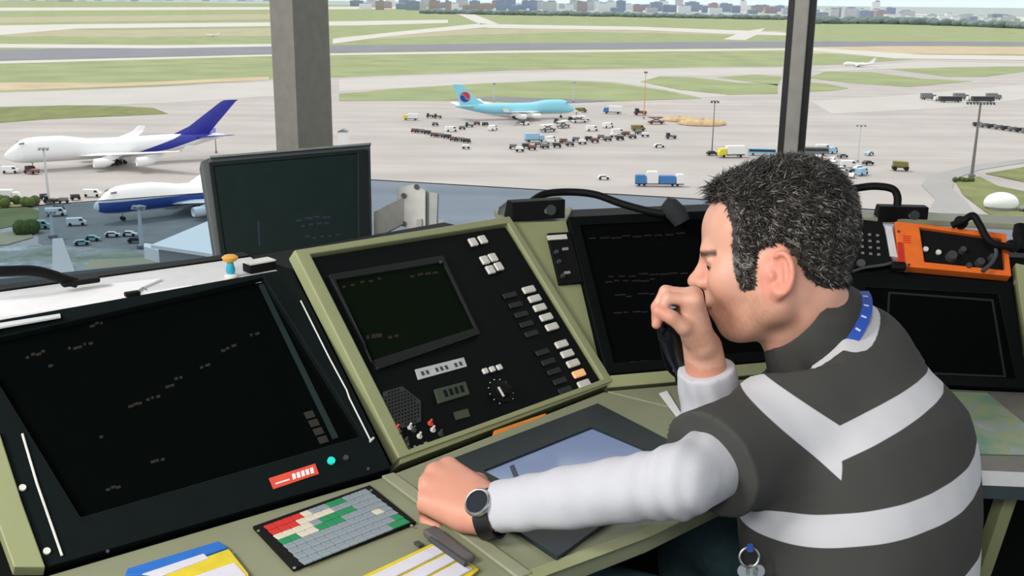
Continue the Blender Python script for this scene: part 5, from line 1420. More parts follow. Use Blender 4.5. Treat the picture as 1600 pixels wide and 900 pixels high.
for sg in (-1, 1):
    # ear: rim, bowl, lobe
    ec = V(-.009, sg * .0735, -.011)
    t_ = math.radians(12)
    af = HF * math.cos(t_) - HU * math.sin(t_) * -1; 
    eu = nrm(HU * math.cos(t_) - HF * math.sin(t_)); ef = nrm(HF * math.cos(t_) + HU * math.sin(t_)); el = HL * sg
    flare = math.radians(22); ef2 = nrm(ef * math.cos(flare) - el * math.sin(flare)); el2 = nrm(el * math.cos(flare) + ef * math.sin(flare))
    EA = np.array([ef2, el2, eu]); o = hp(*ec) + el2 * .006 - ef2 * .004
    S.ell(o, (.0180, .0060, .0305), EA, .006)
    S.ell(o + el2 * .006 + ef2 * .002 + eu * .003, (.0125, .0065, .0205), EA, .004, 'sub')
    pts = []
    for kk_ in range(15):
        th = math.radians(-55 + kk_ * 17.5)
        pts.append(o + ef2 * (-.0155 * math.sin(th + .35) * 1.0) * 1.0 + eu * (.0265 * -math.cos(th + .35 + math.pi)) + el2 * .005)
    for a_, b_ in zip(pts[:-1], pts[1:]): S.cone(a_, b_, .0033, .0033, .003, pad=.01)
    S.ell(o - eu * .025 + ef2 * .006 + el2 * .001, (.0095, .0062, .0105), EA, .005)
    S.ell(o + ef2 * .013 - eu * .004 + el2 * .004, (.0045, .0045, .0065), EA, .004)
    S.cone(o + eu * .012 - ef2 * .004 + el2 * .003, o - eu * .012 - ef2 * .006 + el2 * .003, .0032, .003, .004, pad=.01)
_nax = nrm(hp(-.02, 0, -.05) - N_); _g = np.stack(np.meshgrid(*[(S.lo[k] + np.arange(S.n[k]) * S.res).astype(np.float32) for k in range(3)], indexing='ij'), -1)
_sl = tuple(slice(max(int((N_[k] - .2 - S.lo[k]) / S.res), 0), int((N_[k] + .2 - S.lo[k]) / S.res)) for k in range(3)); _p = _g[_sl] - N_.astype(np.float32); del _g
_h = _p @ _nax.astype(np.float32); _r = np.linalg.norm(_p - _h[..., None] * _nax.astype(np.float32), axis=-1)
S.D[_sl] = np.where((_r < .17) & (_h < .03), np.maximum(S.D[_sl], np.minimum(_h + .036, _r - .058)), S.D[_sl])
# left fist on the desk
hL = onz(676, 764, .79) - onz(762, 798, .79)
tipsL, axL = hand(S, P(757, 797, 1.340), hL + V(0, 0, .012), V(-.1, -.35, 1), True, [(38, 72, 40), (48, 78, 45), (54, 80, 45), (58, 82, 45)], (.06, .0, -.04, -.08),
    [(.018, .022, -.012), (.050, .043, -.016), (.084, .046, -.024), (.106, .032, -.030)], 1.02)
# right fist raised to the mouth
hR = P(1078, 462, 1.41) - P(1098, 540, 1.42)
pR = -Rv * .93 + Bv * .25                    # palm faces left, a little to the viewer
tipsR, axR = hand(S, P(1096, 536, 1.42), hR, -pR, False, [(70, 62, 22), (66, 70, 28), (64, 74, 35), (62, 76, 40)], (.0, .0, .0, .0),
    [(.018, .020, -.014), (.042, .038, -.026), (.064, .040, -.042), (.078, .034, -.058)], .82, palm_len=.078)
vs, fs = S.mesh(); vs = smooth_mesh(vs, fs, 1, .35)
# skin tones: stubble, lips, brows, ear flush, shaved hair roots; darker eye sockets and mouth line
q = (vs - H0) @ HA.T; F_, L_, U_ = q[:, 0], q[:, 1], q[:, 2]; aL = np.abs(L_)
HAIRP = [(.120, .100), (.075, .1015), (.050, .094), (.044, .062), (.050, .038), (.053, .002), (.049, -.024), (.030, -.025), (.022, .0), (.016, .024), (-.012, .028), (-.026, .008), (-.038, -.026), (-.056, -.040), (-.088, -.046), (-.14, -.044), (-.14, .22), (.12, .22)]
def poly_sd(px, py, poly):
    """signed distance to a polygon, positive inside"""
    d = np.full(len(px), 1e9); ins = np.zeros(len(px), bool)
    for (x1, y1), (x2, y2) in zip(poly, poly[1:] + poly[:1]):
        ex, ey = x2 - x1, y2 - y1; wx, wy = px - x1, py - y1
        t = np.clip((wx * ex + wy * ey) / (ex * ex + ey * ey), 0, 1)
        d = np.minimum(d, np.hypot(wx - ex * t, wy - ey * t))
        c = ((y1 > py) != (y2 > py)) & (px < ex * (py - y1) / (ey if abs(ey) > 1e-9 else 1e-9) + x1); ins ^= c
    return np.where(ins, d, -d)
hd = poly_sd(F_, U_, HAIRP) + .0022 * noise3(vs, 420, 77) + .0016 * noise3(vs, 900, 78)
head = (U_ > -.12) & (np.linalg.norm(q - V(0, 0, .01), axis=1) < .19)
handm = ((np.linalg.norm(vs - WLp, axis=1) < .19) | (np.linalg.norm(vs - WRp, axis=1) < .115)) & ~(head)
nn = noise3(vs, 900, 2); n2_ = noise3(vs, 220, 4)
col = np.tile(np.array(lin((222, 168, 146))), (len(vs), 1))
def blend(c, w): 
    global col
    w = np.clip(w, 0, 1)[:, None]; col = col * (1 - w) + np.array(lin(c)) * w
blend((206, 140, 112), .25 * sstep(-.3, .8, n2_))
blend((204, 132, 108), handm * .5)
ear = head & (aL > .0725) & (np.abs(F_ + .009) < .030) & (U_ < .03) & (U_ > -.05)
blend((228, 138, 118), ear * .55)
blend((224, 140, 120), head * .35 * np.exp(-((F_ - .112) ** 2 + L_ ** 2 + (U_ + .002) ** 2) / (2 * .012 ** 2)))
stub = sstep(-.022, -.040, U_ + .0 * F_ + .10 * np.maximum(0, .05 - F_)) * sstep(-.02, .012, F_) * sstep(-.11, -.085, U_)
blend((164, 122, 96), head * .52 * stub * (.8 + .4 * nn))
lip = np.exp(-(((U_ + .0425) / .0075) ** 4)) * np.exp(-((L_ / .021) ** 4)) * sstep(.088, .094, F_)
blend((192, 116, 104), head * lip * .8)
mouth_line = np.exp(-(((U_ + .0420) / .0016) ** 2)) * (aL < .022) * (F_ > .085); blend((90, 44, 40), head * mouth_line * .8)
brow = np.exp(-(((U_ - .036 - .12 * (aL - .03) * np.where(aL < .036, 1, -2.0)) / .0045) ** 4)) * ((aL > .012) & (aL < .052) & (F_ > .055)); blend((58, 44, 36), head * brow * .9)
lash = np.exp(-(((U_ - .0125 - .05 * (aL - .031)) / .0018) ** 2)) * ((aL > .016) & (aL < .046) & (F_ > .065)); blend((40, 28, 26), head * lash * .95)
blend((150, 104, 88), head * .4 * np.exp(-((F_ - .09) ** 2 + (aL - .031) ** 2 + (U_ - .022) ** 2) / (2 * .008 ** 2)))
blend((44, 38, 34), head * (sstep(-.003, .006, hd)) * (aL < .085) * ~ear * .96)
blend((112, 66, 52), head * .55 * sstep(.001, .004, hd) * (U_ < .002) * (F_ > .02) * ~ear)
m_skin = bpy.data.materials.new('skin'); m_skin.use_nodes = True
nt = m_skin.node_tree; b_ = nt.nodes['Principled BSDF']; at = nt.nodes.new('ShaderNodeAttribute'); at.attribute_name = 'tone'
nt.links.new(at.outputs['Color'], b_.inputs['Base Color']); b_.inputs['Roughness'].default_value = .48; b_.inputs['Specular IOR Level'].default_value = .4
b_.inputs['Subsurface Weight'].default_value = .12; b_.inputs['Subsurface Radius'].default_value = (.012, .005, .003); b_.inputs['Subsurface Scale'].default_value = .6
tc = nt.nodes.new('ShaderNodeTexCoord'); nz = nt.nodes.new('ShaderNodeTexNoise'); nz.inputs['Scale'].default_value = 500; bp = nt.nodes.new('ShaderNodeBump'); bp.inputs['Strength'].default_value = .12; bp.inputs['Distance'].default_value = .001
nt.links.new(tc.outputs['Object'], nz.inputs['Vector']); nt.links.new(nz.outputs['Fac'], bp.inputs['Height']); nt.links.new(bp.outputs['Normal'], b_.inputs['Normal'])
ORG['__person'] = V(HIP[0], HIP[1], .46)
person = link_mesh('person', vs, fs, m_skin, None, col=col)
ORG[person.name] = ORG['__person']
tag(person, 'seated man in grey and white striped polo shirt, one hand raised to his mouth', 'person')
# nails
q_ = MB()
for (tp, td), n_ in [(t_, axL[2]) for t_ in tipsL[:0]]: pass
# ---- eyes
for sg in (-1, 1):
    b = MB(); c = hp(.0775, sg * .031, .0155)
    rings = []
    for i in range(10):
        th = math.pi * (i + .02) / 9.04
        rings.append([c + HF * .0136 * math.cos(th) + (HL * math.cos(a) + HU * math.sin(a)) * .0136 * math.sin(th) for a in [2 * math.pi * k / 18 for k in range(18)]])
    b.loft(rings)
    for i, fc in enumerate(b.f): b.m[i] = 1 if i < 18 * 3 else 0
    b.build('eye', [mat('eye_white', (226, 220, 214), .2), mat('dark_iris', (40, 30, 24), .15)], person, smooth=True)

# ---- hair: cap following the scalp plus many short strands
E0 = (S.D)
nrmv = np.zeros_like(vs)
fn = np.cross(vs[fs[:, 2]] - vs[fs[:, 0]], vs[fs[:, 3]] - vs[fs[:, 1]])
for i in range(4): np.add.at(nrmv, fs[:, i], fn)
nrmv /= np.linalg.norm(nrmv, axis=1)[:, None] + 1e-12
isear = (aL > .0705) & (np.abs(F_ + .009) < .036) & (U_ < .022)
hm = head & (hd > 0) & ~isear
keep = hm[fs].all(1)
used = np.unique(fs[keep]); rem = -np.ones(len(vs), int); rem[used] = np.arange(len(used))
hv = vs[used]; hn = nrmv[used]; hq = q[used]
topw = sstep(.03, .11, hq[:, 2]); frontw = sstep(.02, .08, hq[:, 0]) * sstep(.07, .10, hq[:, 2])
th_ = .003 + .010 * topw + .006 * sstep(.0, -.08, hq[:, 0])
edge = sstep(0, .014, hd[used])
th_ = th_ * (.15 + .85 * edge) + edge * .0022 * noise3(hv, 320, 9) + edge * .0015 * noise3(hv, 700, 10)
cap_v = hv + hn * np.maximum(th_, .0006)[:, None]
cap_f = rem[fs[keep]]
SV = [cap_v]; SF = [tuple(r) for r in cap_f.tolist()]; SG = [.12 + .1 * noise3(hv, 400, 12)]
base = len(cap_v)
rg_ = np.random.default_rng(21)
area_ = np.linalg.norm(fn[keep], axis=1); pick = rg_.choice(len(cap_f), 15000, p=area_ / area_.sum())
kv = []; kf = []; kg = []
for t_i in pick:
    r_ = cap_f[t_i]; wv = rg_.dirichlet((1, 1, 1, 1)); p0 = (cap_v[r_] * wv[:, None]).sum(0); n0 = nrm((hn[r_] * wv[:, None]).sum(0)); qq = (hq[r_] * wv[:, None]).sum(0)
    ed = float((edge[r_] * wv).sum())
    tw = float(sstep(.05, .11, qq[2])); fw_ = float(sstep(.03, .085, qq[0]) * sstep(.07, .10, qq[2]))
    flow = (-HF * .75 - HU * .55) * (1 - tw) + (HF * (.5 * fw_ - .35 * (1 - fw_)) + HU * .25) * tw + rg_.normal(size=3) * .42
    flow = flow - n0 * np.dot(flow, n0)
    flow = nrm(flow)
    lift = .38 * (1 - tw) + tw * rg_.uniform(.35, .8) + fw_ * .7
    ln = (.014 + .011 * tw + .006 * fw_) * rg_.uniform(.6, 1.2) * (.45 + .55 * ed)
    d0 = nrm(flow + n0 * lift); d1 = nrm(flow * 1.1 + n0 * lift * .35 + rg_.normal(size=3) * .15)
    p0 = p0 - n0 * .0015; p1 = p0 + d0 * ln * .5; p2 = p1 + d1 * ln * .5
    w_ = .0013 * rg_.uniform(.7, 1.3); sd_ = nrm(np.cross(d0, n0)) * w_; up_ = n0 * w_ * .6
    i0 = base + len(kv)
    kv += [p0 - sd_, p0 + sd_, p0 + up_, p1 - sd_ * .8, p1 + sd_ * .8, p1 + up_ * .8, p2]
    g_ = rg_.random() - .22 * math.sin(p0[0] * 190 + 2 * math.sin(p0[2] * 130)) * math.sin(p0[2] * 170 + 2 * math.sin(p0[1] * 120)); gv = (.95 if g_ < .06 + .14 * (1 - tw) else (.42 if g_ < .34 else .05)) * (1 - .85 * fw_) * (.35 + .65 * ed)
    kg += [gv] * 7
    kf += [(i0, i0 + 1, i0 + 4, i0 + 3), (i0 + 1, i0 + 2, i0 + 5, i0 + 4), (i0 + 2, i0, i0 + 3, i0 + 5), (i0 + 3, i0 + 4, i0 + 6), (i0 + 4, i0 + 5, i0 + 6), (i0 + 5, i0 + 3, i0 + 6)]
SV.append(np.array(kv)); SF += kf; SG.append(np.array(kg))
def attr_mix(name, attr, c0, c1, rough, spec=.4, lo_=0., hi_=1.):
    m = bpy.data.materials.new(name); m.use_nodes = True; nt = m.node_tree; b = nt.nodes['Principled BSDF']
    a = nt.nodes.new('ShaderNodeAttribute'); a.attribute_name = attr
    r = nt.nodes.new('ShaderNodeMapRange'); r.inputs[1].default_value = lo_; r.inputs[2].default_value = hi_
    x = nt.nodes.new('ShaderNodeMix'); x.data_type = 'RGBA'; x.inputs[6].default_value = (*lin(c0), 1); x.inputs[7].default_value = (*lin(c1), 1)
    nt.links.new(a.outputs['Fac'], r.inputs[0]); nt.links.new(r.outputs[0], x.inputs[0]); nt.links.new(x.outputs[2], b.inputs['Base Color'])
    b.inputs['Roughness'].default_value = rough; b.inputs['Specular IOR Level'].default_value = spec
    return m
m_hair = attr_mix('dark_hair_with_grey', 'grey', (38, 34, 31), (136, 129, 122), .42, .5)  # grey strands serve as grey flecks and as painted-in highlights
link_mesh('hair', np.concatenate(SV), SF, m_hair, person, {'grey': np.concatenate(SG)})

# ---- undershirt sleeves
S2 = Sdf(V(-.10, 1.0, .60), V(.70, 1.72, 1.06), .0034)
nL = nrm(WLp - ELp); nR = nrm(WRp - ERp)
cuffL = P(786, 800, 1.345); cuffR = P(1094, 572, 1.45)
mL = ELp * .45 + WLp * .55
S2.cone(SLp, ELp, .050, .042, .02); S2.cone(ELp, mL, .042, .037, .012); S2.cone(mL, WLp, .037, .032, .01)
S2.cone(SRp, ERp, .052, .047, .03); S2.cone(ERp, WRp, .047, .037, .02)
gx = [(S2.lo[k] + np.arange(S2.n[k]) * S2.res) for k in range(3)]
pp = np.stack(np.meshgrid(*gx, indexing='ij'), -1).reshape(-1, 3)
near = np.abs(S2.D.ravel()) < .02
def folds(p, E_, W_, S_):
    t = (p - E_) @ nrm(W_ - E_); r = p - E_ - t[:, None] * nrm(W_ - E_)
    az = np.arctan2(r @ nrm(np.cross(nrm(W_ - E_), V(0, 0, 1))), r[:, 2])
    a = np.sin(t * 190 + 2.2 * np.sin(az * 1.0 + 1) + 1.5 * np.sin(t * 40)) * np.exp(-((t - .02) / .07) ** 2) * .0015
    b = np.sin(t * 150 + 1.8 * np.sin(az + 2)) * np.exp(-((t - .2) / .05) ** 2) * .0009
    return a + b
dd = S2.D.ravel().copy(); pn = pp[near]
dd[near] += (folds(pn, ELp, WLp, SLp) + folds(pn, ERp, WRp, SRp) + .0016 * noise3(pn, 60, 31)).astype(np.float32)
S2.D = dd.reshape(S2.D.shape)
# cut the cuffs square to each forearm
g3 = pp.reshape(*S2.D.shape, 3)
for cc, nn_ in ((cuffL, nL), (cuffR, nR)):
    d_ = (g3 - cc) @ nn_; near_ = np.linalg.norm(g3 - cc, axis=-1) < .14
    S2.D = np.where(near_, np.maximum(S2.D, d_.astype(np.float32)), S2.D)
v2, f2 = S2.mesh(); v2 = smooth_mesh(v2, f2, 1, .4)
m_cot = mat('white_cotton_sleeve', (196, 197, 204), .85, var=.02, bump=.25, bscale=700)
link_mesh('undershirt', v2, f2, m_cot, person)

# ---- polo shirt
S3 = Sdf(V(.02, .98, .50), V(.80, 1.76, 1.02), .0038)
torso(S3, .004, .055)
AX = nrm(ELp - SLp); slE = SLp + AX * .175
AXR = nrm(ERp - SRp); srE = SRp + AXR * .16
S3.cone(SLp, SLp + AX * .20, .062, .071, .04); S3.cone(SRp, SRp + AXR * .22, .062, .064, .05)
gx = [(S3.lo[k] + np.arange(S3.n[k]) * S3.res) for k in range(3)]
g3 = np.stack(np.meshgrid(*gx, indexing='ij'), -1)
for cc, nn_ in ((slE, nrm(AX + V(.0, 0, -.15))), (srE, AXR)):
    d_ = (g3 - cc) @ nn_; near_ = np.linalg.norm(g3 - cc, axis=-1) < .14
    S3.D = np.where(near_, np.maximum(S3.D, d_.astype(np.float32)), S3.D)
near = (np.abs(S3.D) < .02); pn = g3[near]
wr = .0034 * noise3(pn, 38, 41) + .0012 * noise3(pn, 95, 42)
tt = (pn - SLp) @ AX
wr += .0028 * np.sin((pn @ nrm(V(.4, .2, 1))) * 85 + 2 * np.sin(pn @ V(20, 9, 0))) * np.exp(-((np.linalg.norm(pn - (SLp + V(.09, .06, -.10)), axis=1)) / .09) ** 2)
S3.D[near] += wr.astype(np.float32)
S3.cut(V(0, 0, .515), V(0, 0, 1))
cxp = nrm(HF - nax0 * np.dot(HF, nax0))
# neck opening
nax = nrm(hp(-.02, 0, -.05) - N_)
d_ = (g3 - N_) @ nax - .004 - TLT * ((g3 - N_) @ near0); rad3 = np.linalg.norm((g3 - N_) - ((g3 - N_) @ nax)[..., None] * nax, axis=-1)
w3 = np.clip((.135 - rad3) / .02, 0, 1)
S3.D = np.where(rad3 < .135, np.maximum(S3.D, (d_ - .05 * (1 - w3)).astype(np.float32)), S3.D)
S3.cone(N_ + V(0, 0, .00), N_ + nrm(hp(-.02, 0, -.05) - N_) * .12, .060, .064, .006, 'sub')
v3, f3 = S3.mesh(); v3 = smooth_mesh(v3, f3, 2, .5)
from mathutils.bvhtree import BVHTree
bt = BVHTree.FromPolygons([Vector(a) for a in v3], f3.tolist())
def hit(u, v):
    h_, n_, i_, d_ = bt.ray_cast(Vector(CAM), Vector(ray(u, v)).normalized())
    return None if h_ is None else np.array(h_)
def fit_plane(pts, side):
    """plane through the surface points under these picture points; positive on the side of the picture point"""
    A = [hit(*p) for p in pts]; A = np.array([a for a in A if a is not None])
    c = A.mean(0); u_, s_, vt = np.linalg.svd(A - c); n = vt[2]
    if len(A) == 2 or s_[1] < 1e-3:
        n = np.cross(A[-1] - A[0], -ray(*pts[0])); n = np.cross(n, A[-1] - A[0])
    sp = hit(*side)
    if sp is not None and np.dot(sp - c, n) < 0: n = -n
    return (v3 - c) @ nrm(n)
b1 = np.minimum(fit_plane([(1318, 662), (1370, 637), (1420, 606), (1450, 574)], (1400, 650)), fit_plane([(1320, 718), (1372, 694), (1425, 660), (1474, 612)], (1400, 650)))
b2 = np.minimum(fit_plane([(1200, 797), (1280, 807), (1360, 800), (1440, 775), (1515, 728)], (1360, 830)), fit_plane([(1200, 838), (1310, 858), (1390, 850), (1460, 820), (1520, 782)], (1360, 830)))
b3 = fit_plane([(1240, 1010), (1330, 1000), (1420, 960), (1512, 896)], (1300, 1040)) if hit(1330, 1000) is not None else np.full(len(v3), -1.)
COLL = []
cy0 = np.cross(nax0, cxp)
for k in range(41):
    th = math.radians(22 + k * (316 / 40)); ct, st = math.cos(th), math.sin(th)
    rad_ = cxp * ct + cy0 * st; bk = .5 - .5 * ct; sh_ = -.005 * bk
    c_ = N_ + nax0 * (-.003 + .004 * bk) + cxp * .013
    prof = [(.0660, -.012), (.0640, .036 + .010 * bk), (.0665, .041 + .010 * bk), (.0705, .038 + .010 * bk), (.083 + .016 * (1 - bk), -.010 - .004 * (1 - bk)), (.0805 + .016 * (1 - bk), -.0145 - .004 * (1 - bk)), (.069, .026)]
    COLL.append(([q_ + tilt(q_) for q_ in [c_ + rad_ * (a + sh_) + nax0 * (b + .004) for a, b in prof]], rad_, bk))
EDG = np.array([r[0][4] for r in COLL]); EBK = np.array([r[2] for r in COLL])
ds = np.linalg.norm(v3[:, None, :] - EDG[None], axis=2) - (.004 + .026 * EBK ** 1.3)[None]
by = -ds.min(1)
sl_ = np.minimum(fit_plane([(1206, 594), (1252, 626), (1304, 660)], (1240, 655)), fit_plane([(1166, 616), (1212, 662), (1262, 706), (1308, 744)], (1240, 655)))
seam = fit_plane([(1312, 664), (1315, 746), (1290, 575)], (1420, 700))
sleeve_w = np.where(np.linalg.norm(v3 - SLp, axis=1) < .23, 1., 0.)
seam = np.where(sleeve_w > 0, seam, .05)
# mirror sleeve (far arm) keeps the torso pattern only
b2 = np.where((v3 - slE) @ AX > -.05, np.where((np.linalg.norm(v3 - SLp, axis=1) < .25) & (((v3 - SLp) @ nrm(np.cross(AX, TF_)) )**2 < 0), b2, b2), b2)
arm_d = np.linalg.norm((v3 - SLp) - np.outer(np.clip((v3 - SLp) @ AX, 0, .24), AX), axis=1)
b2 = np.where((v3 - SLp) @ AX > .03, np.minimum(b2, arm_d - .080), b2)
attrs = {'band': np.maximum(b2, b3), 'chest': b1, 'sleeve': sl_, 'seam': seam, 'yoke': by}
m_polo = bpy.data.materials.new('charcoal_white_striped_polo'); m_polo.use_nodes = True
nt = m_polo.node_tree; b_ = nt.nodes['Principled BSDF']
def A_(n):
    a = nt.nodes.new('ShaderNodeAttribute'); a.attribute_name = n
    r = nt.nodes.new('ShaderNodeMapRange'); r.inputs[1].default_value = -.0006; r.inputs[2].default_value = .0006
    nt.links.new(a.outputs['Fac'], r.inputs[0]); return r.outputs[0]
def Mth(op, a, b):
    m = nt.nodes.new('ShaderNodeMath'); m.operation = op
    for i, x in enumerate((a, b)):
        if isinstance(x, (int, float)): m.inputs[i].default_value = x
        else: nt.links.new(x, m.inputs[i])
    return m.outputs[0]
sm = A_('seam'); tors = Mth('MAXIMUM', A_('chest'), A_('yoke'))
wht = Mth('MAXIMUM', A_('band'), Mth('ADD', Mth('MULTIPLY', sm, tors), Mth('MULTIPLY', Mth('SUBTRACT', 1, sm), A_('sleeve'))))
x = nt.nodes.new('ShaderNodeMix'); x.data_type = 'RGBA'; x.inputs[6].default_value = (*lin((72, 72, 70)), 1); x.inputs[7].default_value = (*lin((210, 210, 215)), 1)
nt.links.new(wht, x.inputs[0]); nt.links.new(x.outputs[2], b_.inputs['Base Color']); b_.inputs['Roughness'].default_value = .9; b_.inputs['Specular IOR Level'].default_value = .2
tc = nt.nodes.new('ShaderNodeTexCoord'); nz = nt.nodes.new('ShaderNodeTexNoise'); nz.inputs['Scale'].default_value = 800; bp = nt.nodes.new('ShaderNodeBump'); bp.inputs['Strength'].default_value = .3; bp.inputs['Distance'].default_value = .001
nt.links.new(tc.outputs['Object'], nz.inputs['Vector']); nt.links.new(nz.outputs['Fac'], bp.inputs['Height']); nt.links.new(bp.outputs['Normal'], b_.inputs['Normal'])
shirt = link_mesh('polo_shirt', v3, f3, m_polo, person, attrs)
shirt['label'] = 'charcoal polo shirt with broad white stripes'
# ---- collar: folded band round the neck, open at the throat
nax = nrm(hp(-.02, 0, -.05) - N_)
cx_ = nrm(HF - nax * np.dot(HF, nax)); cy_ = np.cross(nax, cx_)
q = MB(); rings = [r[0] for r in COLL]
q.loft(rings); q.build('collar', mat('charcoal_collar_knit', (66, 66, 64), .9, spec=.2, bump=.3, bscale=900), person, smooth=True)
# ---- lanyard ribbon showing under the collar
def pu(q):
    d = q - CAM; return 800 + f * (d @ RT) / (d @ FW)
rings = []; RB = []
for pts_, rad_, bk in COLL:
    e_ = pts_[4]
    if np.dot(rad_, near0) > -.1 and 1296 < pu(e_) < 1372 and bk > .4:
        n_ = nrm(rad_ * .75 + nax0 * .65); dn_ = nrm(rad_ * .65 - nax0 * .75)
        rings.append([e_ - dn_ * .010 + n_ * .0015, e_ - dn_ * .010 + n_ * .003, e_ + dn_ * .009 + n_ * .003, e_ + dn_ * .009 + n_ * .0015]); RB.append((e_ + n_ * .0034, n_, dn_))
q = MB(); q.loft(rings); ly = q.build('lanyard', mat('royal_blue_ribbon', (36, 76, 172), .6), person, smooth=True)
q = MB()
for (p_a, n_, dn_), (p_b, _, _) in list(zip(RB[:-1], RB[1:]))[::2]:
    for t_ in (.45,):
        w_ = p_a * (1 - t_) + p_b * t_; q.box(w_, (.003, .007, .0008), [nrm(p_b - p_a), dn_, n_])
q.build('ribbon_print_marking', mat('pale_ribbon_print', (200, 210, 230), .6), ly)
# ---- wrist watch
wc = P(767, 802, 1.335); wn = nrm(WLp - ELp)
wx = nrm(V(-.1, -.35, 1) - wn * np.dot(V(-.1, -.35, 1), wn)); wy = np.cross(wn, wx)
t_w = MB(); rings = []
for k in range(33):
    a = 2 * math.pi * k / 32; r0 = wx * math.cos(a) * .0285 + wy * math.sin(a) * .0315
    rr_ = nrm(r0); rings.append([wc + r0 - wn * .010, wc + r0 + rr_ * .003 - wn * .010, wc + r0 + rr_ * .003 + wn * .010, wc + r0 + wn * .010])
t_w.loft(rings, caps=False); watch = t_w.build('wrist_watch', mat('black_watch_strap', (22, 22, 24), .4), person, smooth=True)
wd = nrm(wx * .92 - wy * .35 * np.sign(np.dot(wy, -FW) * -1))
q = MB(); q.lathe(wc + wd * .030, wd, [(.015, 0), (.0185, .002), (.0185, .006), (.0165, .008), (.0155, .0078)], 28); q.build('watch_case', m_steel, watch, smooth=True)
q = MB(); q.cyl(wc + wd * .0379, wd, .0150, .0006, 28); q.build('watch_dial', mat('dark_watch_dial', (40, 44, 52), .2), watch)
# ---- jeans, shoes
S4 = Sdf(V(-.45, 1.0, .0), V(.75, 2.05, .66), .008)
for sg in (1, -1):
    h0 = HIP + TL_ * sg * .085 - V(0, 0, .02); kn = h0 + nrm(TF_ + TL_ * sg * .22) * .40 + V(0, 0, .0); ft = kn + TF_ * -.02 - V(0, 0, kn[2] - .10)
    S4.cone(h0, kn, .088, .068, .05); S4.cone(kn, ft, .066, .050, .03)
S4.cone(HIP + TL_ * .07, HIP - TL_ * .07, .112, .112, .05)
S4.cut(V(0, 0, .46 - .045), V(0, 0, 1)) if False else None
v4, f4 = S4.mesh(); v4 = smooth_mesh(v4, f4, 2)
link_mesh('jeans', v4, f4, mat('dark_teal_denim', (72, 104, 114), .9, var=.15, scale=60, bump=.3, bscale=600), person)
for sg in (1, -1):
    h0 = HIP + TL_ * sg * .085; kn = h0 + nrm(TF_ + TL_ * sg * .22) * .40; ft = kn + TF_ * -.02; ft = V(ft[0], ft[1], .045)
    q = MB(); rings = []
    for x_, w_, z_ in ((-.09, .02, .05), (-.08, .036, .085), (-.02, .042, .085), (.05, .046, .06), (.12, .048, .045), (.165, .034, .035), (.175, .012, .02)):
        c_ = V(ft[0], ft[1], 0) + TF_ * x_; rings.append([c_ + TL_ * w_ * math.cos(a) + V(0, 0, max(.004, z_ * .5 + z_ * .5 * math.sin(a))) for a in [2 * math.pi * k / 14 for k in range(14)]])
    q.loft(rings); q.build('shoe', mat('black_leather_shoe', (24, 22, 22), .4), person, smooth=True)
# bunch of keys at the hip
kc = P(1168, 905, 1.30)
q = MB(); q.tube([kc + V(0, 0, .03) + (RT * math.cos(a) + UP * math.sin(a)) * .012 for a in [2 * math.pi * k / 16 for k in range(17)]], .0016, 6)
kr = q.build('key_ring', m_steel, person, smooth=True)
for dx, rot in ((-.006, -.3), (.004, .1), (.012, .5)):
    ax_ = nrm(UP * -math.cos(rot) + RT * math.sin(rot)); q = MB()
    q.cyl(kc + RT * dx + V(0, 0, .012) - FW * .003, FW, .008, .002, 14); q.box(kc + RT * dx + V(0, 0, .012) + ax_ * .022, (.005, .032, .002), [np.cross(ax_, FW), ax_, FW]); q.build('key', m_steel, kr)
q = MB(); q.box(kc + V(0, 0, .043), (.007, .002, .010), [RT, FW, UP]); q.build('key_strap', mat('royal_blue_ribbon', (36, 76, 172), .6), kr)

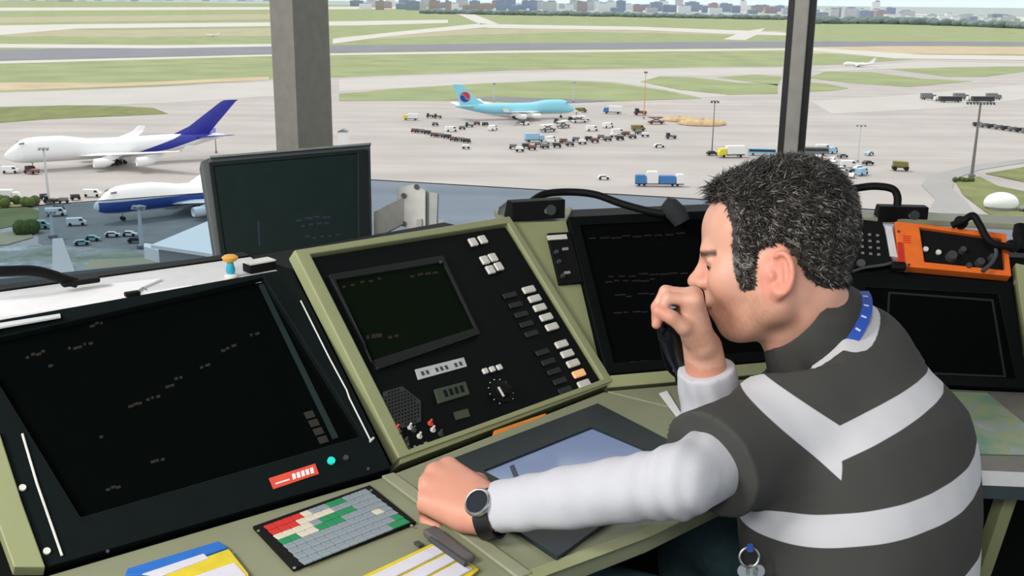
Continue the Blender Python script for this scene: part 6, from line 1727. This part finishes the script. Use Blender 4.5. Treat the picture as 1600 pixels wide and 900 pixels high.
# ---- telephone handset in the raised hand, with coiled cord
hs = P(1052, 500, 1.432)
t = thing('telephone_handset', 'black telephone handset held in the raised hand, coiled cord hanging down', 'telephone', hs)
q = MB(); q.tube(bez([P(1043, 480, 1.445), P(1043, 500, 1.448), P(1048, 530, 1.455), P(1060, 560, 1.47), P(1076, 590, 1.485)], 6), [.013] * 6 + [.016] * 6 + [.015] * 6 + [.014] * 7, 16); q.build('grip', mat('glossy_black_plastic', (16, 20, 22), .25), t, smooth=True)
q = MB(); q.lathe(P(1036, 494, 1.440), nrm(-Rv + Bv * .5), [(.010, -.006), (.015, -.003), (.016, .003), (.013, .007), (.005, .0075)], 24); q.build('earpiece', mat('glossy_black_plastic', (16, 20, 22), .25), t, smooth=True)
q = MB(); pth = []
for k in range(200):
    s_ = k / 199; c_ = P(1036 + 26 * s_ + 6 * math.sin(s_ * 3), 522 + 76 * s_, 1.44 + .1 * s_); a = s_ * 2 * math.pi * 22
    pth.append(c_ + (RT * math.cos(a) + FW * math.sin(a)) * .006)
q.tube(pth, .0016, 6); q.build('coiled_cord', m_blk3, t, smooth=True)
q = MB(); q.tube(bez([P(1040, 512, 1.43), P(1036, 520, 1.44), P(1034, 540, 1.46), P(1044, 575, 1.5), P(1064, 598, 1.54), P(1072, 640, 1.60), P(1088, 668, 1.60)], 10), .0028, 8); q.build('straight_cord', m_blk3, t, smooth=True)
# ---- swivel chair
t = thing('swivel_chair', 'black swivel chair seat under the seated man', 'chair', V(HIP[0], HIP[1], 0))
q = MB(); rings = []
for r_, z_ in ((.02, .35), (.20, .35), (.225, .37), (.22, .395), (.19, .405), (.02, .405)): rings.append([V(HIP[0], HIP[1], z_) + TF_ * .05 + (TF_ * math.cos(a) + TL_ * math.sin(a)) * r_ for a in [2 * math.pi * k / 28 for k in range(28)]])
q.loft(rings); q.build('seat', m_blk3, t, smooth=True)
q = MB(); q.cyl(V(HIP[0], HIP[1], .08), V(0, 0, 1), .028, .27, 16); q.build('gas_column', m_steel, t, smooth=True)
for k in range(5):
    a = 2 * math.pi * k / 5; d_ = V(math.cos(a), math.sin(a), 0); q = MB(); q.tube([V(HIP[0], HIP[1], .09), V(HIP[0], HIP[1], .075) + d_ * .26], [.024, .016], 8); lg = q.build('leg', m_blk3, t, smooth=True)
    q = MB(); q.cyl(V(HIP[0], HIP[1], .028) + d_ * .26 - np.cross(d_, V(0, 0, 1)) * .012, np.cross(d_, V(0, 0, 1)), .027, .024, 14); q.build('caster', m_blk3, lg, smooth=True)
